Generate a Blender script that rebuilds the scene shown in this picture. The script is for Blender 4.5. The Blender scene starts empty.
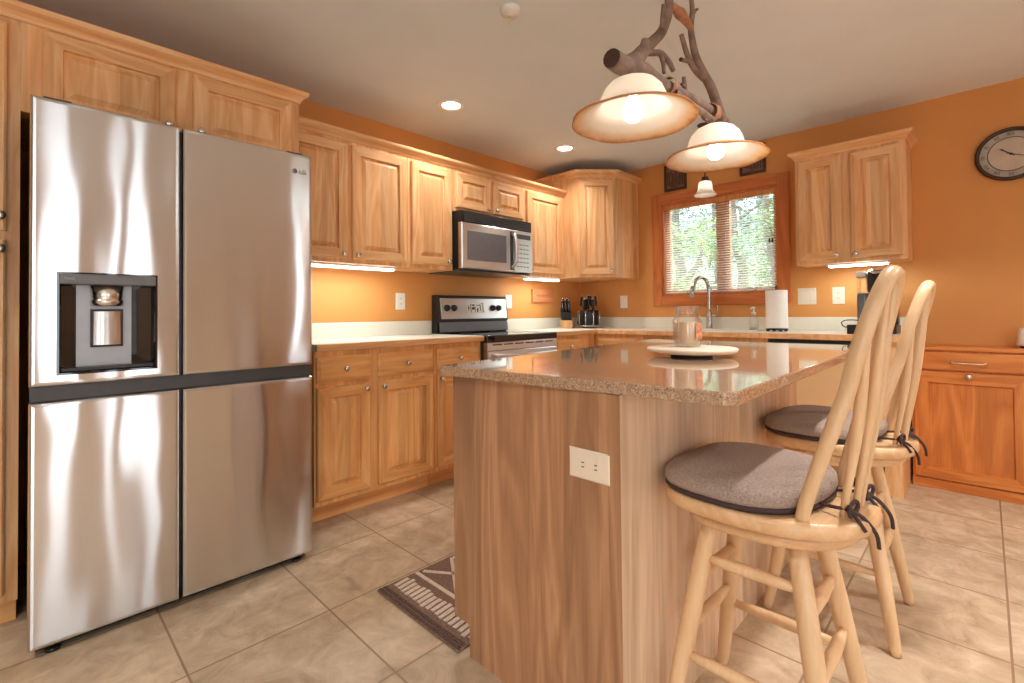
import bpy, bmesh, math, random
from mathutils import Vector, Matrix
S = bpy.context.scene
COL = S.collection
PI = math.pi

# ------------------------------------------------------------------ camera
F_PX = 482.1
yaw, pit, rol = 0.7760, 0.0154, -0.0096
Fv = Vector((math.cos(yaw)*math.cos(pit), math.sin(yaw)*math.cos(pit), math.sin(pit)))
Rv = Fv.cross(Vector((0, 0, 1))).normalized()
Uv = Rv.cross(Fv)
R2 = Rv*math.cos(rol) + Uv*math.sin(rol)
U2 = Uv*math.cos(rol) - Rv*math.sin(rol)
cd = bpy.data.cameras.new('camera'); cam = bpy.data.objects.new('camera', cd); COL.objects.link(cam)
cd.sensor_width = 36; cd.lens = F_PX*36/1024; cd.shift_y = -(341.5-305.56)/1024
cd.clip_start = .02; cd.clip_end = 200
cam.matrix_world = Matrix(((R2.x, U2.x, -Fv.x, 0), (R2.y, U2.y, -Fv.y, 0), (R2.z, U2.z, -Fv.z, 1.09), (0, 0, 0, 1)))
S.camera = cam

# ------------------------------------------------------------------ world, sun, exposure
W = bpy.data.worlds.new('sky'); S.world = W; W.use_nodes = True
bg = W.node_tree.nodes['Background']; bg.inputs[0].default_value = (.86, .94, 1, 1); bg.inputs[1].default_value = 3.8
S.view_settings.view_transform = 'Standard'; S.view_settings.look = 'None'
S.view_settings.gamma = 1; S.view_settings.use_curve_mapping = False
S.view_settings.exposure = 0.56
sl = bpy.data.lights.new('sun', 'SUN'); sl.energy = 4.5; sl.angle = .03; sl.color = (1, .95, .86)
so = bpy.data.objects.new('sun', sl); COL.objects.link(so)
so.rotation_euler = Vector((-.62, .5, -1.0)).to_track_quat('-Z', 'Y').to_euler()
S.cycles.max_bounces = 10; S.cycles.diffuse_bounces = 5; S.cycles.glossy_bounces = 5
S.cycles.transparent_max_bounces = 24; S.cycles.sample_clamp_indirect = 4.0
S.cycles.caustics_reflective = False; S.cycles.caustics_refractive = False
S.cycles.use_denoising = True
LAMP = 11.5        # watts of each recessed ceiling lamp

# ------------------------------------------------------------------ materials
def new_mat(name):
    m = bpy.data.materials.new(name); m.use_nodes = True
    return m, m.node_tree, m.node_tree.nodes['Principled BSDF']
def nd(t, typ, **k):
    n = t.nodes.new(typ)
    for a, v in k.items(): setattr(n, a, v)
    return n
def ramp(t, pts):
    r = nd(t, 'ShaderNodeValToRGB'); e = r.color_ramp.elements
    while len(e) < len(pts): e.new(.5)
    for q, (p, c) in zip(e, pts): q.position = p; q.color = (*c, 1)
    return r
def srgb(r, g, b):
    f = lambda c: c/12.92 if c <= .04045 else ((c+.055)/1.055)**2.4
    return (f(r/255), f(g/255), f(b/255))
def plain(name, col, rough=.5, metal=0, noise=0, nscale=30, bump=0, bscale=80, spec=.5, coat=0, **kw):
    m, t, p = new_mat(name)
    p.inputs['Roughness'].default_value = rough; p.inputs['Metallic'].default_value = metal
    p.inputs['Specular IOR Level'].default_value = spec; p.inputs['Coat Weight'].default_value = coat
    p.inputs['Base Color'].default_value = (*col, 1)
    tc = nd(t, 'ShaderNodeTexCoord')
    if noise:
        n = nd(t, 'ShaderNodeTexNoise'); n.inputs['Scale'].default_value = nscale; n.inputs['Detail'].default_value = 4
        t.links.new(tc.outputs['Object'], n.inputs['Vector'])
        r = ramp(t, [(.3, tuple(c*(1-noise) for c in col)), (.7, tuple(min(1, c*(1+noise)) for c in col))])
        t.links.new(n.outputs['Fac'], r.inputs['Fac']); t.links.new(r.outputs['Color'], p.inputs['Base Color'])
    if bump:
        n2 = nd(t, 'ShaderNodeTexNoise'); n2.inputs['Scale'].default_value = bscale; n2.inputs['Detail'].default_value = 3
        t.links.new(tc.outputs['Object'], n2.inputs['Vector'])
        b = nd(t, 'ShaderNodeBump'); b.inputs['Strength'].default_value = bump; b.inputs['Distance'].default_value = .004
        t.links.new(n2.outputs['Fac'], b.inputs['Height']); t.links.new(b.outputs['Normal'], p.inputs['Normal'])
    return m
def emit(name, col, s):
    m, t, p = new_mat(name)
    p.inputs['Base Color'].default_value = (*col, 1)
    p.inputs['Emission Color'].default_value = (*col, 1); p.inputs['Emission Strength'].default_value = s
    return m
def wood(name, light, mid, dark, axis='Z', stave=.09, tone=.22, rough=.42, grain=1.0, gscale=1.0):
    """straight-grained timber; axis = grain direction, stave = width of the glued boards"""
    m, t, p = new_mat(name)
    L = t.links.new
    tc = nd(t, 'ShaderNodeTexCoord'); oi = nd(t, 'ShaderNodeObjectInfo')
    off = nd(t, 'ShaderNodeVectorMath', operation='ADD'); L(tc.outputs['Object'], off.inputs[0])
    sc = nd(t, 'ShaderNodeMath', operation='MULTIPLY'); L(oi.outputs['Random'], sc.inputs[0]); sc.inputs[1].default_value = 17.0
    L(sc.outputs[0], off.inputs[1])
    a = {'X': 0, 'Y': 1, 'Z': 2}[axis]
    def noise(al, ac, detail, dist):
        mp = nd(t, 'ShaderNodeMapping'); s = [ac*gscale]*3; s[a] = al*gscale; mp.inputs['Scale'].default_value = s
        L(off.outputs[0], mp.inputs['Vector'])
        n = nd(t, 'ShaderNodeTexNoise'); n.inputs['Scale'].default_value = 1; n.inputs['Detail'].default_value = detail
        n.inputs['Distortion'].default_value = dist; L(mp.outputs[0], n.inputs['Vector']); return n
    n1 = noise(.8, 8, 3, 1.0); n2 = noise(5, 140, 3, .3)
    # growth rings as bands of a slow noise
    rg = nd(t, 'ShaderNodeMath', operation='MULTIPLY'); L(n1.outputs['Fac'], rg.inputs[0]); rg.inputs[1].default_value = 9.0
    fr = nd(t, 'ShaderNodeMath', operation='PINGPONG'); L(rg.outputs[0], fr.inputs[0]); fr.inputs[1].default_value = 1.0
    mx = nd(t, 'ShaderNodeMath', operation='MULTIPLY_ADD'); L(n2.outputs['Fac'], mx.inputs[0]); mx.inputs[1].default_value = .55
    h = nd(t, 'ShaderNodeMath', operation='MULTIPLY'); L(fr.outputs[0], h.inputs[0]); h.inputs[1].default_value = .5*grain
    L(h.outputs[0], mx.inputs[2])
    mixc = lambda a_, k_: tuple(m_+(c_-m_)*k_ for c_, m_ in zip(a_, mid))
    cr = ramp(t, [(.15, mixc(light, .75)), (.5, mid), (.95, mixc(dark, .55))]); L(mx.outputs[0], cr.inputs['Fac'])
    # boards of different tone
    sx = nd(t, 'ShaderNodeSeparateXYZ'); L(off.outputs[0], sx.inputs[0])
    others = [i for i in range(3) if i != a]
    ad = nd(t, 'ShaderNodeMath', operation='ADD'); L(sx.outputs[others[0]], ad.inputs[0]); L(sx.outputs[others[1]], ad.inputs[1])
    dv = nd(t, 'ShaderNodeMath', operation='DIVIDE'); L(ad.outputs[0], dv.inputs[0]); dv.inputs[1].default_value = stave
    fl = nd(t, 'ShaderNodeMath', operation='FLOOR'); L(dv.outputs[0], fl.inputs[0])
    wn = nd(t, 'ShaderNodeTexWhiteNoise', noise_dimensions='1D'); L(fl.outputs[0], wn.inputs['W'])
    mr = nd(t, 'ShaderNodeMapRange'); L(wn.outputs['Value'], mr.inputs['Value'])
    mr.inputs['To Min'].default_value = 1-tone; mr.inputs['To Max'].default_value = 1+tone*.45
    hv = nd(t, 'ShaderNodeHueSaturation'); L(cr.outputs['Color'], hv.inputs['Color']); L(mr.outputs[0], hv.inputs['Value'])
    L(hv.outputs['Color'], p.inputs['Base Color'])
    p.inputs['Roughness'].default_value = rough
    bp_ = nd(t, 'ShaderNodeBump'); bp_.inputs['Strength'].default_value = .08; bp_.inputs['Distance'].default_value = .002
    L(n2.outputs['Fac'], bp_.inputs['Height']); L(bp_.outputs['Normal'], p.inputs['Normal'])
    return m
def steel(name, col, rough=.18, aniso=.75, wob=0.0):
    """brushed steel: a metal sheet whose fine horizontal brushing draws reflections out vertically"""
    m, t, p = new_mat(name); L = t.links.new; t.nodes.remove(p)
    g = nd(t, 'ShaderNodeBsdfAnisotropic'); g.inputs['Color'].default_value = (*col, 1)
    g.inputs['Roughness'].default_value = rough; g.inputs['Anisotropy'].default_value = aniso
    tg = nd(t, 'ShaderNodeTangent', direction_type='RADIAL', axis='Z'); L(tg.outputs[0], g.inputs['Tangent'])
    tc = nd(t, 'ShaderNodeTexCoord'); mp = nd(t, 'ShaderNodeMapping'); mp.inputs['Scale'].default_value = (4, 4, 700)
    L(tc.outputs['Object'], mp.inputs['Vector'])
    n = nd(t, 'ShaderNodeTexNoise'); n.inputs['Scale'].default_value = 1; L(mp.outputs[0], n.inputs['Vector'])
    r = ramp(t, [(.3, tuple(c*.975 for c in col)), (.7, tuple(c*1.02 for c in col))]); L(n.outputs['Fac'], r.inputs['Fac']); L(r.outputs[0], g.inputs['Color'])
    if wob:
        mp2 = nd(t, 'ShaderNodeMapping'); mp2.inputs['Scale'].default_value = (5, 5, 1.8); L(tc.outputs['Object'], mp2.inputs['Vector'])
        n2 = nd(t, 'ShaderNodeTexNoise'); n2.inputs['Scale'].default_value = 1; n2.inputs['Detail'].default_value = 1; L(mp2.outputs[0], n2.inputs['Vector'])
        b = nd(t, 'ShaderNodeBump'); b.inputs['Strength'].default_value = 1; b.inputs['Distance'].default_value = wob
        L(n2.outputs['Fac'], b.inputs['Height']); L(b.outputs['Normal'], g.inputs['Normal'])
    L(g.outputs[0], t.nodes['Material Output'].inputs['Surface'])
    return m
def glass(name, tint=(1, 1, 1), gloss=.12, rough=.02):
    m, t, p = new_mat(name); t.nodes.remove(p); L = t.links.new
    tr = nd(t, 'ShaderNodeBsdfTransparent'); tr.inputs[0].default_value = (*tint, 1)
    gl = nd(t, 'ShaderNodeBsdfGlossy'); gl.inputs['Roughness'].default_value = rough
    lw = nd(t, 'ShaderNodeLayerWeight'); lw.inputs['Blend'].default_value = .35
    ml = nd(t, 'ShaderNodeMath', operation='MULTIPLY_ADD'); L(lw.outputs['Fresnel'], ml.inputs[0]); ml.inputs[1].default_value = .38; ml.inputs[2].default_value = gloss*.3
    mx = nd(t, 'ShaderNodeMixShader'); L(ml.outputs[0], mx.inputs[0]); L(tr.outputs[0], mx.inputs[1]); L(gl.outputs[0], mx.inputs[2])
    L(mx.outputs[0], t.nodes['Material Output'].inputs['Surface'])
    return m

M = {}
HL, HM, HD = srgb(245, 206, 158), srgb(235, 180, 124), srgb(196, 128, 74)
M['hick'] = wood('maple_vertical', HL, HM, HD, 'Z', .085, .16)
M['hickx'] = wood('maple_horizontal', HL, HM, HD, 'X', .2, .10)
M['hicky'] = wood('maple_horizontal_y', HL, HM, HD, 'Y', .2, .10)
BL, BM_, BD = srgb(248, 204, 142), srgb(240, 178, 112), srgb(204, 132, 70)
M['base'] = wood('hickory_vertical', BL, BM_, BD, 'Z', .075, .18)
M['basex'] = wood('hickory_horizontal', BL, BM_, BD, 'X', .2, .10)
M['isl'] = wood('island_wood_shaded', srgb(202, 158, 120), srgb(178, 132, 96), srgb(134, 90, 60), 'Z', .11, .14, .45, 1.1)  # same wood as the cabinets, darkened: the end's shade is in the colour
M['islr'] = wood('island_wood_lit', srgb(242, 218, 192), srgb(228, 198, 166), srgb(188, 148, 112), 'Z', .07, .16, .3, 1.0)  # pale copy of the same wood, glancing light put into the colour
M['oak'] = wood('golden_oak', srgb(224, 148, 78), srgb(208, 124, 56), srgb(160, 82, 30), 'Z', .3, .06, .4, 1.1)
M['oaky'] = wood('golden_oak_cross', srgb(224, 148, 78), srgb(208, 124, 56), srgb(160, 82, 30), 'X', .3, .06, .4, 1.1)
M['casing'] = wood('window_oak_vertical', srgb(222, 136, 76), srgb(204, 116, 58), srgb(164, 82, 36), 'Z', .3, .05, .35)
M['casingy'] = wood('window_oak_horizontal', srgb(222, 136, 76), srgb(204, 116, 58), srgb(164, 82, 36), 'Y', .3, .05, .35)
M['sash'] = wood('sash_pine', srgb(226, 160, 96), srgb(214, 140, 78), srgb(180, 104, 54), 'Z', .3, .05, .35)
M['birch'] = wood('stool_birch', srgb(236, 204, 164), srgb(226, 188, 144), srgb(202, 158, 112), 'Z', .3, .05, .3, .6)
M['birchx'] = wood('stool_seat_birch', srgb(234, 198, 154), srgb(222, 178, 132), srgb(196, 146, 98), 'X', .08, .08, .3, .7)
M['bark'] = plain('branch_bark', srgb(128, 104, 90), .75, noise=.35, nscale=22, bump=.6, bscale=45)
M['cutwood'] = plain('cut_branch_end', srgb(70, 48, 38), .8, noise=.3, nscale=60)
M['leather'] = plain('rawhide_wrap', srgb(170, 116, 84), .6, noise=.2, nscale=60, bump=.4)
M['wall'] = plain('orange_paint', srgb(216, 148, 80), .62, noise=.03, nscale=3, bump=.12, bscale=220)
M['beige'] = plain('beige_paint', srgb(172, 168, 162), .65, noise=.03, nscale=3, bump=.12, bscale=220)
M['tan'] = plain('tan_paint', srgb(190, 158, 128), .65, noise=.03, nscale=3, bump=.12, bscale=220)
M['ceil'] = plain('ceiling_paint', srgb(230, 237, 242), .85, noise=.02, nscale=3, bump=.15, bscale=160)
M['white'] = plain('white_plastic', srgb(240, 236, 226), .35, noise=.01)
M['ivory'] = plain('ivory_plastic', srgb(236, 222, 200), .35, noise=.01)
M['lam'] = plain('white_laminate', srgb(236, 230, 214), .3, noise=.05, nscale=260)
M['black'] = plain('black_plastic', (.012, .012, .013), .3, noise=.1)
M['dark'] = plain('dark_grey_plastic', (.06, .06, .063), .35, noise=.08)
M['grey'] = plain('grey_plastic', (.16, .165, .175), .35, noise=.05)
M['silverp'] = plain('silver_plastic', (.42, .43, .45), .32, .3, noise=.04)
M['glassblk'] = plain('black_glass', (.008, .008, .009), .05, noise=.05, coat=.6)
M['mwin'] = plain('microwave_window', (.16, .165, .18), .12, noise=.05, coat=.8)
M['steel'] = steel('fridge_steel', (.70, .695, .69), .165, .85, wob=.0032)
M['steel2'] = steel('appliance_steel', (.72, .71, .70), .34, .5)
M['chrome'] = plain('brushed_nickel', (.72, .68, .62), .24, 1, noise=.05, nscale=90)
M['nickel'] = plain('faucet_nickel', (.5, .47, .43), .25, 1, noise=.05, nscale=90)
M['brass'] = plain('satin_brass', (.75, .56, .34), .3, 1, noise=.05)
M['plate'] = plain('turntable_white', srgb(232, 216, 194), .35, noise=.04, nscale=14)
M['tanpanel'] = plain('tan_panel', srgb(226, 186, 138), .4, noise=.03, nscale=6)
M['glass'] = glass('clear_glass')
M['pane'] = glass('window_glass', (.97, .99, .98), .1)
M['wax'] = plain('tan_wax', srgb(230, 190, 148), .5, noise=.05)
M['redlab'] = plain('jar_label', srgb(196, 130, 100), .5, noise=.5, nscale=70)
M['paper'] = plain('paper_towel', srgb(246, 242, 236), .9, noise=.02, bump=.4, bscale=120)
M['fabric'] = plain('heather_brown_fabric', srgb(164, 144, 132), .95, noise=.28, nscale=230, bump=.7, bscale=420)
M['piping'] = plain('dark_brown_piping', srgb(66, 48, 48), .8, noise=.15)
M['rug'] = plain('brown_rug_weave', srgb(134, 104, 86), .95, noise=.5, nscale=140, bump=1, bscale=260)
M['rugdark'] = plain('dark_brown_rug_braid', srgb(98, 74, 64), .95, noise=.5, nscale=160, bump=1, bscale=260)
M['cream'] = plain('cream_rug_pile', srgb(226, 204, 184), .95, noise=.12, nscale=150, bump=1, bscale=300)
def slat_mat():
    m, t, p = new_mat('white_vinyl_slat'); t.nodes.remove(p)
    d = nd(t, 'ShaderNodeBsdfDiffuse'); tr = nd(t, 'ShaderNodeBsdfTranslucent'); mx = nd(t, 'ShaderNodeMixShader')
    n = nd(t, 'ShaderNodeTexNoise'); n.inputs['Scale'].default_value = 40; r = ramp(t, [(.3, (.84, .84, .83)), (.7, (.90, .90, .89))])
    t.links.new(n.outputs['Fac'], r.inputs['Fac'])
    for q in (d, tr): t.links.new(r.outputs[0], q.inputs[0])
    mx.inputs[0].default_value = .45; t.links.new(d.outputs[0], mx.inputs[1]); t.links.new(tr.outputs[0], mx.inputs[2])
    t.links.new(mx.outputs[0], t.nodes['Material Output'].inputs['Surface']); return m
M['slat'] = slat_mat()
M['clockface'] = plain('weathered_clock_face', srgb(198, 178, 160), .7, noise=.12, nscale=14)
M['clockring'] = plain('clock_numeral_band', srgb(172, 162, 150), .7, noise=.2, nscale=24)
M['clockrim'] = plain('dark_bronze_rim', srgb(74, 54, 42), .4, .4, noise=.2)
M['ink'] = plain('dark_ink', srgb(86, 78, 76), .7, noise=.1)
M['darkwood'] = plain('dark_stained_plaque', srgb(70, 40, 24), .6, noise=.35, nscale=26)
M['plqart'] = plain('plaque_picture', srgb(120, 84, 70), .6, noise=.5, nscale=30)
M['signwood'] = wood('cedar_sign', srgb(236, 160, 110), srgb(220, 136, 88), srgb(180, 96, 56), 'X', .05, .15)
M['lamp_on'] = emit('lamp_lens', (1, .96, .9), 12)
M['strip_on'] = emit('strip_lens', (.93, 1, .98), 8)
M['bulb_on'] = emit('bulb_glow', (1, .96, .9), 7)
M['knifeblk'] = wood('knife_block_beech', srgb(226, 178, 120), srgb(212, 158, 98), srgb(176, 120, 66), 'Z', .3, .05)
M['leafA'] = plain('leaf_green', srgb(120, 150, 84), .7, noise=.4, nscale=2)
M['leafB'] = plain('leaf_blue_green', srgb(104, 130, 124), .7, noise=.4, nscale=2)
M['trunk'] = plain('tree_bark', srgb(120, 108, 100), .9, noise=.4, nscale=5)
M['grass'] = plain('wooded_hillside', srgb(134, 148, 128), .95, noise=.55, nscale=1.6)

# frosted lamp glass whose flared edge is amber
def shade_mat():
    m, t, p = new_mat('scavo_lamp_glass'); L = t.links.new; t.nodes.remove(p)
    tc = nd(t, 'ShaderNodeTexCoord'); sx = nd(t, 'ShaderNodeSeparateXYZ'); L(tc.outputs['Object'], sx.inputs[0])
    cb = nd(t, 'ShaderNodeCombineXYZ'); L(sx.outputs[0], cb.inputs[0]); L(sx.outputs[1], cb.inputs[1])
    ln = nd(t, 'ShaderNodeVectorMath', operation='LENGTH'); L(cb.outputs[0], ln.inputs[0])
    n = nd(t, 'ShaderNodeTexNoise'); n.inputs['Scale'].default_value = 26; L(tc.outputs['Object'], n.inputs['Vector'])
    ma = nd(t, 'ShaderNodeMath', operation='MULTIPLY_ADD'); L(n.outputs['Fac'], ma.inputs[0]); ma.inputs[1].default_value = .03; L(ln.outputs['Value'], ma.inputs[2])
    r = ramp(t, [(.0, srgb(255, 253, 249)), (.17, srgb(255, 248, 236)), (.205, srgb(242, 212, 172)), (.222, srgb(214, 162, 112))])
    L(ma.outputs[0], r.inputs['Fac'])
    d = nd(t, 'ShaderNodeBsdfDiffuse'); tr = nd(t, 'ShaderNodeBsdfTranslucent'); g = nd(t, 'ShaderNodeBsdfGlossy'); g.inputs['Roughness'].default_value = .25
    L(r.outputs[0], d.inputs[0]); L(r.outputs[0], tr.inputs[0])
    m1 = nd(t, 'ShaderNodeMixShader'); m1.inputs[0].default_value = .58; L(d.outputs[0], m1.inputs[1]); L(tr.outputs[0], m1.inputs[2])
    m2 = nd(t, 'ShaderNodeMixShader'); m2.inputs[0].default_value = .05; L(m1.outputs[0], m2.inputs[1]); L(g.outputs[0], m2.inputs[2])
    L(m2.outputs[0], t.nodes['Material Output'].inputs['Surface'])
    return m
M['shade'] = shade_mat()
def granite():
    m, t, p = new_mat('tan_granite'); L = t.links.new
    tc = nd(t, 'ShaderNodeTexCoord')
    v = nd(t, 'ShaderNodeTexVoronoi'); v.inputs['Scale'].default_value = 400; L(tc.outputs['Object'], v.inputs['Vector'])
    n = nd(t, 'ShaderNodeTexNoise'); n.inputs['Scale'].default_value = 90; n.inputs['Detail'].default_value = 5; L(tc.outputs['Object'], n.inputs['Vector'])
    sp = nd(t, 'ShaderNodeSeparateColor'); L(v.outputs['Color'], sp.inputs[0])
    a = nd(t, 'ShaderNodeMath', operation='ADD'); L(sp.outputs[0], a.inputs[0]); L(n.outputs['Fac'], a.inputs[1])
    h = nd(t, 'ShaderNodeMath', operation='MULTIPLY'); L(a.outputs[0], h.inputs[0]); h.inputs[1].default_value = .5
    r = ramp(t, [(.18, srgb(120, 94, 80)), (.4, srgb(164, 134, 110)), (.62, srgb(190, 158, 126)), (.8, srgb(206, 180, 150))])
    L(h.outputs[0], r.inputs['Fac']); L(r.outputs[0], p.inputs['Base Color'])
    p.inputs['Roughness'].default_value = .06; p.inputs['Specular IOR Level'].default_value = .6
    p.inputs['Coat Weight'].default_value = .35; p.inputs['Coat Roughness'].default_value = .03
    return m
M['granite'] = granite()
def tiles():
    m, t, p = new_mat('beige_floor_tile'); L = t.links.new
    tc = nd(t, 'ShaderNodeTexCoord'); mp = nd(t, 'ShaderNodeMapping'); mp.inputs['Location'].default_value = (-.36+.4435*20, .04+.4465*20, 0)
    L(tc.outputs['Object'], mp.inputs['Vector'])
    b = nd(t, 'ShaderNodeTexBrick', offset=0, squash=1); b.inputs['Scale'].default_value = 1
    b.inputs['Brick Width'].default_value = .4435; b.inputs['Row Height'].default_value = .4465
    b.inputs['Mortar Size'].default_value = .0035; b.inputs['Mortar Smooth'].default_value = .15; b.inputs['Bias'].default_value = 0
    b.inputs['Color1'].default_value = (.85, .85, .85, 1); b.inputs['Color2'].default_value = (1.05, 1.05, 1.05, 1); b.inputs['Mortar'].default_value = (0, 0, 0, 1)
    L(mp.outputs[0], b.inputs['Vector'])
    n = nd(t, 'ShaderNodeTexNoise'); n.inputs['Scale'].default_value = 9; n.inputs['Detail'].default_value = 8; n.inputs['Roughness'].default_value = .65; n.inputs['Distortion'].default_value = .6
    L(tc.outputs['Object'], n.inputs['Vector'])
    r = ramp(t, [(.3, srgb(168, 144, 116)), (.52, srgb(200, 175, 145)), (.72, srgb(220, 199, 171))]); L(n.outputs['Fac'], r.inputs['Fac'])
    mu = nd(t, 'ShaderNodeMix', data_type='RGBA', blend_type='MULTIPLY'); mu.inputs[0].default_value = 1
    L(r.outputs[0], mu.inputs[6]); L(b.outputs['Color'], mu.inputs[7])
    mg = nd(t, 'ShaderNodeMix', data_type='RGBA'); L(b.outputs['Fac'], mg.inputs[0]); L(mu.outputs[2], mg.inputs[6]); mg.inputs[7].default_value = (*srgb(150, 122, 96), 1)
    L(mg.outputs[2], p.inputs['Base Color'])
    p.inputs['Roughness'].default_value = .42
    iv = nd(t, 'ShaderNodeMath', operation='MULTIPLY_ADD'); L(b.outputs['Fac'], iv.inputs[0]); iv.inputs[1].default_value = -1; 
    ns = nd(t, 'ShaderNodeMath', operation='MULTIPLY'); L(n.outputs['Fac'], ns.inputs[0]); ns.inputs[1].default_value = .35; L(ns.outputs[0], iv.inputs[2])
    bp_ = nd(t, 'ShaderNodeBump'); bp_.inputs['Strength'].default_value = .35; bp_.inputs['Distance'].default_value = .003
    L(iv.outputs[0], bp_.inputs['Height']); L(bp_.outputs['Normal'], p.inputs['Normal'])
    return m
M['tile'] = tiles()

# ------------------------------------------------------------------ mesh helpers
def box(bm, x0, x1, y0, y1, z0, z1, mi=0, bev=0):
    vs = [bm.verts.new((x, y, z)) for z in (z0, z1) for y in (y0, y1) for x in (x0, x1)]
    fs = []
    for q in ((0, 2, 3, 1), (4, 5, 7, 6), (0, 1, 5, 4), (2, 6, 7, 3), (0, 4, 6, 2), (1, 3, 7, 5)):
        f = bm.faces.new([vs[i] for i in q]); f.material_index = mi; fs.append(f)
    if bev:
        es = {e for f in fs for e in f.edges}
        r = bmesh.ops.bevel(bm, geom=list(es), offset=bev, segments=2, affect='EDGES', profile=.6)
        for f in r['faces']: f.material_index = mi; f.smooth = True
def rects(bm, loops, cap0=True, cap1=True, mi=0, hz=None):
    """loops of (x0,x1,z0,z1,y): stacked rectangles facing -y; hz = material of the top and bottom strips"""
    rows = [[bm.verts.new(p) for p in ((x0, y, z0), (x1, y, z0), (x1, y, z1), (x0, y, z1))] for x0, x1, z0, z1, y in loops]
    for a, b in zip(rows, rows[1:]):
        for k in range(4):
            f = bm.faces.new((a[k], a[(k+1) % 4], b[(k+1) % 4], b[k])); f.material_index = hz if (hz is not None and k in (0, 2)) else mi
    if cap0: bm.faces.new(rows[0][::-1]).material_index = mi
    if cap1: bm.faces.new(rows[-1]).material_index = mi
def lathe(bm, prof, seg=32, c=(0, 0, 0), axis='Z', mi=0, close=False):
    """prof of (r, h) turned about the axis through c"""
    rows = []
    for r, h in prof:
        if r < 1e-6: rows.append([bm.verts.new(_ax(0, 0, h, c, axis))])
        else: rows.append([bm.verts.new(_ax(r*math.cos(2*PI*k/seg), r*math.sin(2*PI*k/seg), h, c, axis)) for k in range(seg)])
    if close: rows.append(rows[0])
    for a, b in zip(rows, rows[1:]):
        for k in range(seg):
            k2 = (k+1) % seg
            v = [a[k % len(a)], a[k2 % len(a)], b[k2 % len(b)], b[k % len(b)]]
            v = list(dict.fromkeys(v))
            if len(v) > 2:
                try: f = bm.faces.new(v); f.smooth = True; f.material_index = mi
                except ValueError: pass
def _ax(x, y, h, c, axis):
    if axis == 'Z': p = (x, y, h)
    elif axis == 'Y': p = (x, -h, y)          # h grows towards -y (out of a front)
    else: p = (h, x, y)
    return (p[0]+c[0], p[1]+c[1], p[2]+c[2])
def tube(bm, pts, rad, seg=12, mi=0, cap=True, capmi=None, squash=1.0, closed=False):
    P = [Vector(p) for p in pts]; n = len(P)
    R = rad if isinstance(rad, (list, tuple)) else [rad]*n
    T = []
    for i in range(n):
        a = P[(i-1) % n] if closed or i else P[0]; b = P[(i+1) % n] if closed or i < n-1 else P[-1]
        T.append((b-a).normalized())
    up = Vector((0, 0, 1)) if abs(T[0].z) < .9 else Vector((1, 0, 0))
    N = (up - T[0]*up.dot(T[0])).normalized(); rows = []
    for i in range(n):
        N = (N - T[i]*N.dot(T[i])).normalized(); B = T[i].cross(N)
        rows.append([bm.verts.new(P[i] + N*(R[i]*math.cos(2*PI*k/seg)) + B*(R[i]*squash*math.sin(2*PI*k/seg))) for k in range(seg)])
    pr = list(zip(rows, rows[1:])) + ([(rows[-1], rows[0])] if closed else [])
    for a, b in pr:
        for k in range(seg):
            f = bm.faces.new((a[k], a[(k+1) % seg], b[(k+1) % seg], b[k])); f.smooth = True; f.material_index = mi
    if cap and not closed:
        for r, flip in ((rows[0], 1), (rows[-1], 0)):
            f = bm.faces.new(r[::-1] if flip else r); f.material_index = mi if capmi is None else capmi
def smooth_path(pts, k=4):
    P = [Vector(p) for p in pts]; out = []
    for i in range(len(P)-1):
        p0, p1, p2, p3 = P[max(i-1, 0)], P[i], P[i+1], P[min(i+2, len(P)-1)]
        for j in range(k):
            t = j/k
            out.append(.5*((2*p1)+(p2-p0)*t+(2*p0-5*p1+4*p2-p3)*t*t+(3*p1-p0-3*p2+p3)*t**3))
    out.append(P[-1]); return out
def lerp_list(v, k=4):
    out = []
    for a, b in zip(v, v[1:]): out += [a+(b-a)*j/k for j in range(k)]
    return out+[v[-1]]
def stack(bm, outline, levels, mi=0, smooth=True):
    """outline of (x,y) about its centre, levels of (scale_or_inset, z): closed solid"""
    cx = sum(p[0] for p in outline)/len(outline); cy = sum(p[1] for p in outline)/len(outline)
    rows = [[bm.verts.new((cx+(x-cx)*s, cy+(y-cy)*s, z)) for x, y in outline] for s, z in levels]
    n = len(outline)
    for a, b in zip(rows, rows[1:]):
        for k in range(n):
            f = bm.faces.new((a[k], a[(k+1) % n], b[(k+1) % n], b[k])); f.smooth = smooth; f.material_index = mi
    for r, fl in ((rows[0], 1), (rows[-1], 0)):
        f = bm.faces.new(r[::-1] if fl else r); f.material_index = mi; f.smooth = False
def prism(bm, poly, z0, z1, mi=0, bev=0):
    a = [bm.verts.new((x, y, z0)) for x, y in poly]; b = [bm.verts.new((x, y, z1)) for x, y in poly]; n = len(poly)
    fs = [bm.faces.new(a[::-1]), bm.faces.new(b)]
    for k in range(n): fs.append(bm.faces.new((a[k], a[(k+1) % n], b[(k+1) % n], b[k])))
    for f in fs: f.material_index = mi
    if bev:
        r = bmesh.ops.bevel(bm, geom=list({e for f in fs for e in f.edges}), offset=bev, segments=3, affect='EDGES', profile=.5)
        for f in r['faces']: f.material_index = mi; f.smooth = True
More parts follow.
